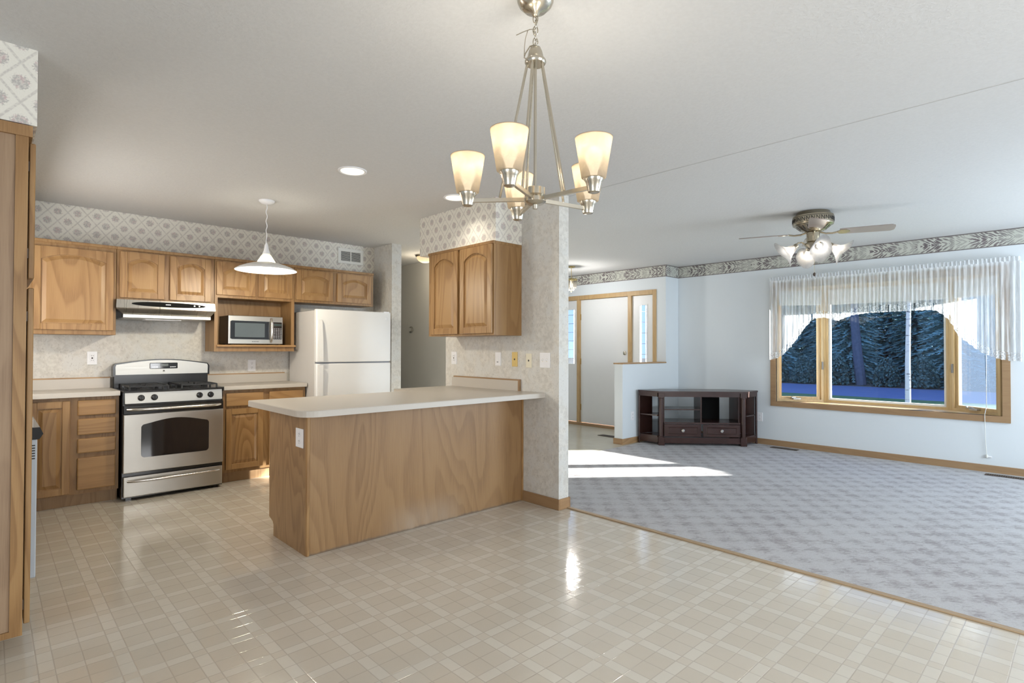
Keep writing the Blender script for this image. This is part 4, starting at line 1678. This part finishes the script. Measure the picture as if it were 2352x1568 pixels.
for x0 in (.075, .572):
    x1 = x0+.475
    b = B()
    b.box(x0, -.004, .117, x1, .02, .279, .004)
    d_ = b.build('drawer_front', M['dark_wood'], tv)
    b = B()
    for (a0, a1, c0, c1) in ((x0+.004, x0+.012, .12, .276), (x1-.012, x1-.004, .12, .276)):
        b.box(a0, -.008, c0, a1, -.002, c1)
    ix0, ix1, iz0, iz1 = x0+.045, x1-.045, .152, .246
    b.loft([[(ix0, -.004, iz0), (ix1, -.004, iz0), (ix1, -.004, iz1), (ix0, -.004, iz1)],
            [(ix0+.006, -.010, iz0+.006), (ix1-.006, -.010, iz0+.006), (ix1-.006, -.010, iz1-.006), (ix0+.006, -.010, iz1-.006)],
            [(ix0+.014, -.005, iz0+.014), (ix1-.014, -.005, iz0+.014), (ix1-.014, -.005, iz1-.014), (ix0+.014, -.005, iz1-.014)]])
    b.build('drawer_moulding', M['dark_wood'], d_)
    kb = B()
    kb.lathe([(.006, 0), (.006, .014), (.019, .018), (.021, .024), (.014, .030)], ((x0+x1)/2, -.004, .198), 18, (0, -1, 0))
    kb.build('knob', M['steel_h'], d_, True)
pg = B()
for zz in (.26, .31, .49, .55):
    pg.lathe([(.004, 0), (.004, .003)], (1.325, .245, zz), 8, (-1, 0, 0))
pg.build('shelf_pins', M['steel_h'], tv)

# ================================================================== CHANDELIER
cc = Vector((1.396, 1.353, CH))
ch = thing('chandelier', 'brushed nickel chandelier with five lit frosted glass shades', 'chandelier', cc)
def off(c, ang, r, z):
    return Vector((c.x, c.y, z)) + (LAT*math.cos(ang) + FWD*math.sin(ang))*r
B().lathe([(.064, 0), (.064, -.006), (.058, -.020), (.040, -.038), (.016, -.047), (.012, -.056), (.004, -.060)], cc, 36).build('canopy', M['nickel'], ch, True, 50)
b = B()
nl = 6
for i in range(nl):
    z = 2.438 - i*.0205
    a = LAT if i % 2 == 0 else FWD
    b.ring((cc.x, cc.y, z), .0085, .0021, a, (0, 0, 1), 16, 6, (1, 1.75))
b.ring((cc.x, cc.y, 2.452), .006, .0018, FWD, (0, 0, 1), 14, 6)
b.build('chain', M['nickel'], ch, True)
b = B()
def P3(l, f_, z):
    v_ = cc + LAT*l + FWD*f_
    return (v_.x, v_.y, z)
b.tube([P3(.0, .004, 2.45), P3(.006, -.006, 2.42), P3(-.006, .006, 2.39), P3(.006, -.006, 2.36), P3(-.004, 0, 2.345), P3(-.02, -.01, 2.335), P3(-.036, -.01, 2.31), P3(-.040, -.01, 2.296), P3(-.028, -.005, 2.29)], .0024, 6)
b.tube([P3(-.004, -.006, 2.398), P3(-.02, -.012, 2.394), P3(-.045, -.02, 2.380), P3(-.068, -.025, 2.366)], .0016, 6)
b.tube([P3(-.028, -.012, 2.388), P3(-.036, -.014, 2.36), P3(-.039, -.014, 2.33), P3(-.040, -.012, 2.30)], .0016, 6)
b.tube([P3(-.004, -.01, 2.325), P3(.004, -.02, 2.31), P3(-.004, -.03, 2.295), P3(-.018, -.034, 2.288)], .0024, 6)
b.build('supply_wire', M['nickel'], ch, True)
B().lathe([(.008, 2.340), (.018, 2.335), (.024, 2.322), (.029, 2.300), (.034, 2.294), (.038, 2.288), (.038, 2.282), (.034, 2.276)], (cc.x, cc.y, 0), 32).build('top_hub', M['nickel'], ch, True, 40)
ANG = [math.radians(a) for a in (32, 104, 176, 248, 320)]
B().lathe([(.030, 1.838), (.036, 1.836), (.036, 1.812), (.030, 1.808), (.038, 1.802), (.038, 1.788), (.030, 1.782), (.010, 1.778), (.009, 1.764)], (cc.x, cc.y, 0), 32).build('bottom_hub', M['nickel'], ch, True, 40)
B().tube([(cc.x, cc.y, 2.28), (cc.x, cc.y, 1.83)], .0055, 10).build('centre_rod', M['nickel'], ch, True)
for k, a in enumerate(ANG):
    R_ = .240
    B().tube([off(cc, a, .028, 2.282), off(cc, a, .125, 1.806)], .0048, 10).build('rod', M['nickel'], ch, True)
    ar = B().bar(off(cc, a, .025, 1.797), off(cc, a, R_-.012, 1.797), .011, .013).build('arm', M['nickel'], ch)
    c0 = off(cc, a, R_, 0)
    cpp = B()
    cpp.lathe([(.016, 1.778), (.019, 1.780), (.026, 1.812), (.031, 1.818), (.031, 1.826), (.026, 1.828)], c0, 28)
    cpp.build('socket_cup', M['nickel'], ar, True, 40)
    s = B()
    s.lathe([(.034, 1.824), (.040, 1.827), (.0605, 1.953), (.0615, 1.956), (.0600, 1.956), (.0598, 1.953)], c0, 40, closed_ends=False)
    sh_ = s.build('lamp_shade', M['frost'], ch, True, 60)
    bb = B()
    bb.lathe([(.010, 1.828), (.012, 1.845), (.024, 1.875), (.0285, 1.895), (.024, 1.915), (.010, 1.926)], c0, 20)
    bb.build('bulb', M['bulb'], sh_, True, 80)
    point_light('chandelier_lamp', (c0.x, c0.y, 1.930), 2.0, (1.0, .92, .78), .03)

# ================================================================== PENDANT OVER THE KITCHEN
pc = Vector((1.69, 4.77, CH))
pd = thing('pendant_lamp', 'white disc pendant lamp with ribbed glass dome over the kitchen', 'pendant lamp', pc)
B().lathe([(.062, 0), (.062, -.008), (.045, -.024), (.012, -.032)], pc, 32).build('canopy', M['white_plastic'], pd, True, 50)
cp_ = [(pc.x + .004*math.sin(i*1.1), pc.y + .004*math.cos(i*1.3), 2.476 - (2.476-2.13)*i/24) for i in range(25)]
B().tube(cp_, .0032, 6).build('cord', M['white_plastic'], pd, True)
B().lathe([(.006, 2.15), (.014, 2.13), (.020, 2.09), (.030, 2.065), (.030, 2.058)], (pc.x, pc.y, 0), 28).build('cap', M['white_plastic'], pd, True, 40)
B().lathe([(.026, 2.062), (.042, 2.040), (.062, 2.005), (.082, 1.972), (.081, 1.970), (.080, 1.972)], (pc.x, pc.y, 0), 40, closed_ends=False).build('glass_dome', M['pendant_inner'], pd, True, 60)
B().lathe([(.075, 1.985), (.110, 1.978), (.160, 1.962), (.205, 1.944), (.238, 1.924), (.240, 1.918), (.236, 1.918), (.204, 1.937), (.158, 1.955), (.108, 1.971), (.075, 1.978)], (pc.x, pc.y, 0), 56, closed_ends=False).build('shade_disc', M['white_app'], pd, True, 60)
B().lathe([(.012, 2.05), (.016, 2.02), (.030, 1.99), (.034, 1.968), (.026, 1.945), (.008, 1.935)], (pc.x, pc.y, 0), 20).build('bulb', M['bulb'], pd, True, 80)
point_light('pendant_light', (pc.x, pc.y, 1.90), 40, (1.0, .90, .71), .045)

# ================================================================== RECESSED CANS
can = None
for i, (x, y, lab) in enumerate(((1.832, 3.545, 'lit recessed ceiling light in the kitchen nearer the pendant lamp'),
                                 (2.765, 3.588, 'lit recessed ceiling light partly hidden by the chandelier'))):
    if can is None:
        can = thing('recessed_light', lab, 'recessed light', (x, y, CH), 0, 'recessed lights in the kitchen ceiling', world_coords=False)
        B().lathe([(.098, 0), (.098, -.005), (.090, -.008), (.080, -.004), (.080, 0)], (0, 0, 0), 40).build('trim_ring', M['white_plastic'], can, True, 40)
        B().lathe([(.079, 0), (.079, -.006), (.04, -.0075)], (0, 0, 0), 36).build('lens', M['can_lens'], can, True, 60)
    else:
        copy_tree(can, (x, y, CH), lab)
    dL = bpy.data.lights.new('recessed_lamp', 'SPOT')
    dL.energy = 11
    dL.color = (1.0, .91, .76)
    dL.spot_size = math.radians(135)
    dL.spot_blend = .7
    dL.shadow_soft_size = .07
    oL = bpy.data.objects.new('recessed_lamp', dL)
    COL.objects.link(oL)
    oL.location = (x, y, CH-.02)

# hall flush light
hc = Vector((4.20, 6.10, CH))
hf = thing('flush_light', 'domed alabaster glass ceiling light in the hall', 'ceiling light', hc)
B().lathe([(.128, 0), (.128, -.010), (.118, -.024), (.112, -.026)], hc, 40).build('metal_pan', M['nickel'], hf, True, 40)
B().lathe([(.112, -.024), (.104, -.052), (.084, -.078), (.050, -.096), (.002, -.104)], hc, 40).build('glass_dome', M['dome_glass'], hf, True, 60)
point_light('hall_lamp', (hc.x, hc.y, CH-.17), 6, (1, .85, .62), .08)

# foyer lantern
fc = Vector((6.355, 5.40, CH))
fl = thing('foyer_lantern', 'small brass pendant with glass prisms before the front door', 'pendant lamp', fc)
B().lathe([(.062, 0), (.062, -.006), (.040, -.018), (.008, -.022)], fc, 28).build('canopy', M['brass'], fl, True, 40)
B().tube([(fc.x, fc.y, CH-.02), (fc.x, fc.y, 2.325)], .005, 8).build('stem', M['brass'], fl)
b = B()
b.lathe([(.02, 2.33), (.075, 2.318), (.090, 2.300), (.090, 2.288), (.070, 2.284)], (fc.x, fc.y, 0), 24)
for i in range(8):
    a = 2*PI*i/8
    b.lathe([(.007, 0), (.009, .015), (.002, .032)], (fc.x+.084*math.cos(a), fc.y+.084*math.sin(a), 2.296), 8)
b.build('crown', M['brass'], fl, True, 40)
b = B()
for i in range(16):
    a = 2*PI*i/16
    for (r0, z0, z1, tilt) in ((.080, 2.286, 2.180, -.012), (.052, 2.286, 2.145, -.012)):
        if tilt and r0 < .06 and i % 2:
            continue
        p0 = Vector((fc.x+r0*math.cos(a), fc.y+r0*math.sin(a), z0))
        p1 = Vector((fc.x+(r0+tilt)*math.cos(a), fc.y+(r0+tilt)*math.sin(a), z1))
        b.tube([p0, p0.lerp(p1, .9), p1], .0095, 6)
b.build('glass_prisms', M['clear_prism'], fl, True)
B().lathe([(.012, 2.28), (.014, 2.26), (.022, 2.235), (.020, 2.205), (.006, 2.19)], (fc.x, fc.y, 0), 14).build('bulb', M['bulb'], fl, True, 80)
B().lathe([(.03, 2.150), (.014, 2.140), (.010, 2.128), (.002, 2.118)], (fc.x, fc.y, 0), 12).build('finial', M['brass'], fl, True)
point_light('foyer_lamp', (fc.x, fc.y, 2.06), 22, (1, .97, .93), .05)

# ================================================================== CEILING FAN
kc = Vector((5.40, 1.74, CH))
fan = thing('ceiling_fan', 'four-blade antique nickel ceiling fan with four lit lily glass shades', 'ceiling fan', kc)
B().lathe([(.135, 0), (.140, -.018), (.150, -.030), (.164, -.034), (.166, -.040), (.166, -.108), (.164, -.114), (.150, -.120), (.105, -.158), (.060, -.172), (.050, -.180)], kc, 48).build('motor_housing', M['fan_metal'], fan, True, 40)
b = B()
for i in range(26):                           # zigzag key pattern round the housing
    a0 = 2*PI*i/26
    a1 = a0 + 2*PI/26*.62
    def hp_(a, z):
        return Vector((kc.x+.1672*math.cos(a), kc.y+.1672*math.sin(a), kc.z+z))
    b.tube([hp_(a0, -.092), hp_(a0, -.058)], .0024, 4)
    b.tube([hp_(a0, -.058), hp_(a1, -.092)], .0024, 4)
    b.tube([hp_(a1, -.092), hp_(a1, -.058)], .0024, 4)
b.ring((kc.x, kc.y, kc.z-.050), .1665, .0016, (1, 0, 0), (0, 1, 0), 48, 4)
b.ring((kc.x, kc.y, kc.z-.100), .1665, .0016, (1, 0, 0), (0, 1, 0), 48, 4)
b.build('zigzag_band', M['dark_slot'], fan)
b = B()
for i in range(20):
    a = 2*PI*i/20
    d1 = Vector((math.cos(a), math.sin(a), 0))
    b.bar(kc+d1*.138+Vector((0, 0, -.1275)), kc+d1*.102+Vector((0, 0, -.158)), .012, .006)
b.build('vent_slots', M['dark_slot'], fan)
B().lathe([(.045, -.176), (.054, -.182), (.054, -.262), (.048, -.268), (.066, -.276), (.072, -.292), (.060, -.312), (.040, -.330), (.014, -.342), (.004, -.352)], kc, 36).build('light_kit_stem', M['fan_metal'], fan, True, 40)
BA = math.radians(-25)
for k in range(4):
    a = BA + k*PI/2
    d1 = LAT*math.cos(a) + FWD*math.sin(a)
    s1 = Vector((-d1.y, d1.x, 0))
    tilt = math.radians(12)
    s2 = s1*math.cos(tilt) - Vector((0, 0, math.sin(tilt)))
    n2 = d1.cross(s2)
    zc = kc + Vector((0, 0, -.186))
    ou = []
    for (r_, w_) in ((.205, .050), (.24, .056), (.40, .062), (.55, .066), (.595, .064), (.615, .048), (.620, .028)):
        ou.append((r_, w_))
    top_, bot_ = [], []
    loop = [(r_, w_) for r_, w_ in ou] + [(r_, -w_) for r_, w_ in reversed(ou)]
    bl = B()
    bl.loft([[zc + d1*r_ + s2*w_ + n2*.003 for r_, w_ in loop], [zc + d1*r_ + s2*w_ - n2*.003 for r_, w_ in loop]])
    blo = bl.build('blade', M['blade'], fan)
    ir = B()
    ir.tube([zc+d1*.055+Vector((0, 0, .006)), zc+d1*.10+Vector((0, 0, -.010)), zc+d1*.15+Vector((0, 0, -.012)), zc+d1*.20+Vector((0, 0, -.003))], .008, 8)
    ir.loft([[zc+d1*r_+s2*w_-n2*.003*sg for r_, w_ in ((.185, .012), (.215, .040), (.255, .044), (.285, .012), (.285, -.012), (.255, -.044), (.215, -.040), (.185, -.012))] for sg in (1.05, 2.4)])
    ir.build('blade_iron', M['fan_metal'], blo, True, 40)
LA = math.radians(-14)
for k in range(4):
    a = LA + k*PI/2
    d1 = LAT*math.cos(a) + FWD*math.sin(a)
    z_ = Vector((0, 0, 1))
    armp = [kc+d1*.055+z_*-.292, kc+d1*.095+z_*-.266, kc+d1*.125+z_*-.270, kc+d1*.140+z_*-.290]
    am = B().tube(armp, .0065, 8).build('arm', M['fan_metal'], fan, True)
    axd = (d1*.78 - z_*.62).normalized()
    c0 = kc + d1*.138 + z_*-.296
    B().lathe([(.012, -.012), (.022, -.008), (.024, .018), (.020, .022)], c0, 20, axd).build('socket_cup', M['fan_metal'], am, True, 40)
    u_ = axd.cross(Vector((-d1.y, d1.x, 0))).normalized()
    if u_.z < 0:
        u_ = -u_
    v_ = axd.cross(u_)
    loops = []
    nt, ns = 14, 40
    for j in range(nt+1):
        t = j/nt
        r_ = .021 + .033*t**.7 + .032*max(0, t-.5)**1.5/.35
        lp = []
        for i in range(ns):
            ph = 2*PI*i/ns
            tip = max(0, math.cos(ph))**5
            tip2 = max(0, -math.cos(ph))**5
            ext = .115*t + (.010*math.sin(2*ph)*t*t) + .028*tip2*t**4 - .004*tip*t
            rr_ = r_*(1 + .62*tip*t**3 + .30*tip2*t**3)
            lp.append(c0 + axd*(.012+ext) + (u_*math.cos(ph) + v_*math.sin(ph))*rr_)
        loops.append(lp)
    sh_ = B().loft(loops, False, False).build('lily_shade', M['lily'], fan, True, 120)
    B().lathe([(.010, .015), (.012, .03), (.022, .055), (.020, .075), (.006, .088)], c0, 16, axd).build('bulb', M['bulb_white'], sh_, True, 80)
    q_ = c0 + axd*.10
    point_light('fan_lamp', q_, 1.1, (1, .92, .80), .02)
b = B()
b.tube([(kc.x, kc.y-.01, 2.16), (kc.x, kc.y-.01, 1.965)], .0012, 5)
b.build('pull_chain', M['brass'], fan)
b = B()
b.lathe([(.003, .034), (.012, .026), (.013, .012), (.006, 0)], (kc.x, kc.y-.01, 1.930), 12)
b.build('chain_fob', M['bronze'], fan, True)

# ================================================================== OUTDOORS
struct('ground_lawn', B().box(8.2, -40, -.62, 24.0, 40, -.52), M['lawn'], 'shaded front lawn outside the bay window', 'lawn')
struct('road', B().box(24.0, -60, -.64, 31.0, 60, -.54), M['asphalt'], 'blue-grey road seen through the bay window', 'road')
struct('ground_verge', B().box(31.0, -70, -.64, 90, 70, -.52), M['verge'], 'leaf-strewn ground under the trees beyond the road', 'ground')


def conifer_mesh(seed, h, r0, start=.10):
    rn = random.Random(seed)
    b_ = B()
    z = h*start
    while z < h*.985:
        t = (z-h*start)/(h*(1-start))
        R_ = r0*(1-t)**.6 + .12
        n_ = max(8, int(11+12*(1-t)))
        a0 = rn.uniform(0, 6.28)
        for k in range(n_):
            a = a0 + 2*PI*k/n_ + rn.uniform(-.2, .2)
            L = R_*rn.uniform(.75, 1.1)
            d1 = Vector((math.cos(a), math.sin(a), 0))
            s1 = Vector((-d1.y, d1.x, 0))
            droop = rn.uniform(.15, .42)
            segs = 6
            for s in range(segs):
                u0, u1 = s/segs, (s+1)/segs
                for sd in (-1, 1):
                    w0 = L*.10*(1-u0)+.04
                    p0 = d1*L*u0 + Vector((0, 0, z - droop*L*u0**1.3))
                    p1 = d1*L*u1 + Vector((0, 0, z - droop*L*u1**1.3))
                    q = p0.lerp(p1, .6) + s1*sd*w0*rn.uniform(.8, 1.3) + Vector((0, 0, -rn.uniform(.03, .22)*w0*2))
                    b_.quad(p0, p1, q + d1*L*.10, q)
        z += h*.014 + .08*(1-t)
    return b_


protos = []
tree_lab = 'dark evergreen tree in the shaded wood beyond the road'
spots = []
for r_, (x_, y0_, n_) in enumerate(((33.8, 0.8, 4), (37.9, -5.4, 6), (42.0, -11.6, 8), (46.1, -13.6, 9), (50.2, -3.3, 7), (54.3, 2.9, 6))):  # trees beyond the side of the view are added to shade the visible wood
    for k_ in range(n_):
        spots.append((x_ + .25*math.sin(3.1*k_+r_), y0_ + 4.1*k_ + .15*math.cos(2.3*k_+r_), 1.0 + .05*math.sin(5*k_+r_) + .03*r_))
for i, (x, y, s) in enumerate(spots):
    if i < 3:
        t_ = thing('evergreen_tree', tree_lab, 'tree', (x, y, -.52), 0, 'evergreens beyond the road', world_coords=False)
        conifer_mesh(11+i, 12.0, 1.60, .02).build('foliage', M['needles'], t_)
        B().tube([(0, 0, 0), (.03, .02, 4), (0, 0, 8), (0, 0, 12)], .20, 8, True, .03).build('trunk', M['bark'], t_)
        protos.append(t_)
    else:
        t_ = copy_tree(protos[i % 3], (x, y, -.52), tree_lab, i*1.7)
    t_.scale = (s, s, s)
tk = thing('pine_tree', 'thick leaning pine trunk standing at the far edge of the road', 'tree', (31.7, 8.02, -.52), 0, world_coords=False)
B().tube([(0, 0, 0), (.05, .16, 1.4), (.08, .30, 3.2), (.1, .38, 6), (.1, .4, 9)], .24, 10, True, .14).build('trunk', M['bark'], tk, True)
bt = thing('birch_tree', 'slender pale birch trunk standing on the lawn', 'tree', (15.5, 2.98, -.52), 0, world_coords=False)
B().tube([(0, 0, 0), (.0, .0, 1.5), (.03, -.02, 3.0), (.02, .0, 5.5)], .062, 10, True, .035).build('trunk', M['birch'], bt, True)
rn = random.Random(5)
b = B()
for i in range(60):
    z = rn.uniform(3.2, 6.0)
    a = rn.uniform(0, 6.28)
    d1 = Vector((math.cos(a), math.sin(a), .4))
    p = Vector((0, 0, z))
    b.tube([p, p+d1*rn.uniform(.3, .9)], .006, 4)
b.build('twigs', M['birch'], bt)


def bush_mesh(seed, r, h, n_=1500):
    rn_ = random.Random(seed)
    b_ = B()
    for i in range(n_):
        a = rn_.uniform(0, 2*PI)
        rr_ = r*math.sqrt(rn_.random())
        z = h*rn_.random()*(1-.6*(rr_/r)**2)
        p = Vector((rr_*math.cos(a), rr_*math.sin(a), z))
        u_ = Vector((rn_.uniform(-1, 1), rn_.uniform(-1, 1), rn_.uniform(-1, 1))).normalized()*.06
        w_ = u_.cross(Vector((rn_.uniform(-1, 1), rn_.uniform(-1, 1), rn_.uniform(-1, 1)))).normalized()*.06
        b_.quad(p-u_, p+w_, p+u_, p-w_)
    b_.tube([(0, 0, 0), (.02, 0, h*.5)], .03, 5)
    return b_


bush0 = bush_mesh(2, .62, 1.55).build('shrub', M['bush'])
bush0.location = (31.45, 2.6, -.52)
tag(bush0, 'low dark shrub at the foot of the evergreens by the road', 'shrub', 'shrubs along the far roadside')
for i, (y, s) in enumerate(((4.05, .95), (5.5, 1.05), (6.9, .9), (9.15, 1.05), (10.6, .95), (12.0, 1.0))):
    c_ = bush0.copy()
    COL.objects.link(c_)
    c_.location = (31.45, y, -.52)
    c_.rotation_euler = (0, 0, i*PI/2)
    c_.scale = (s, s, s)
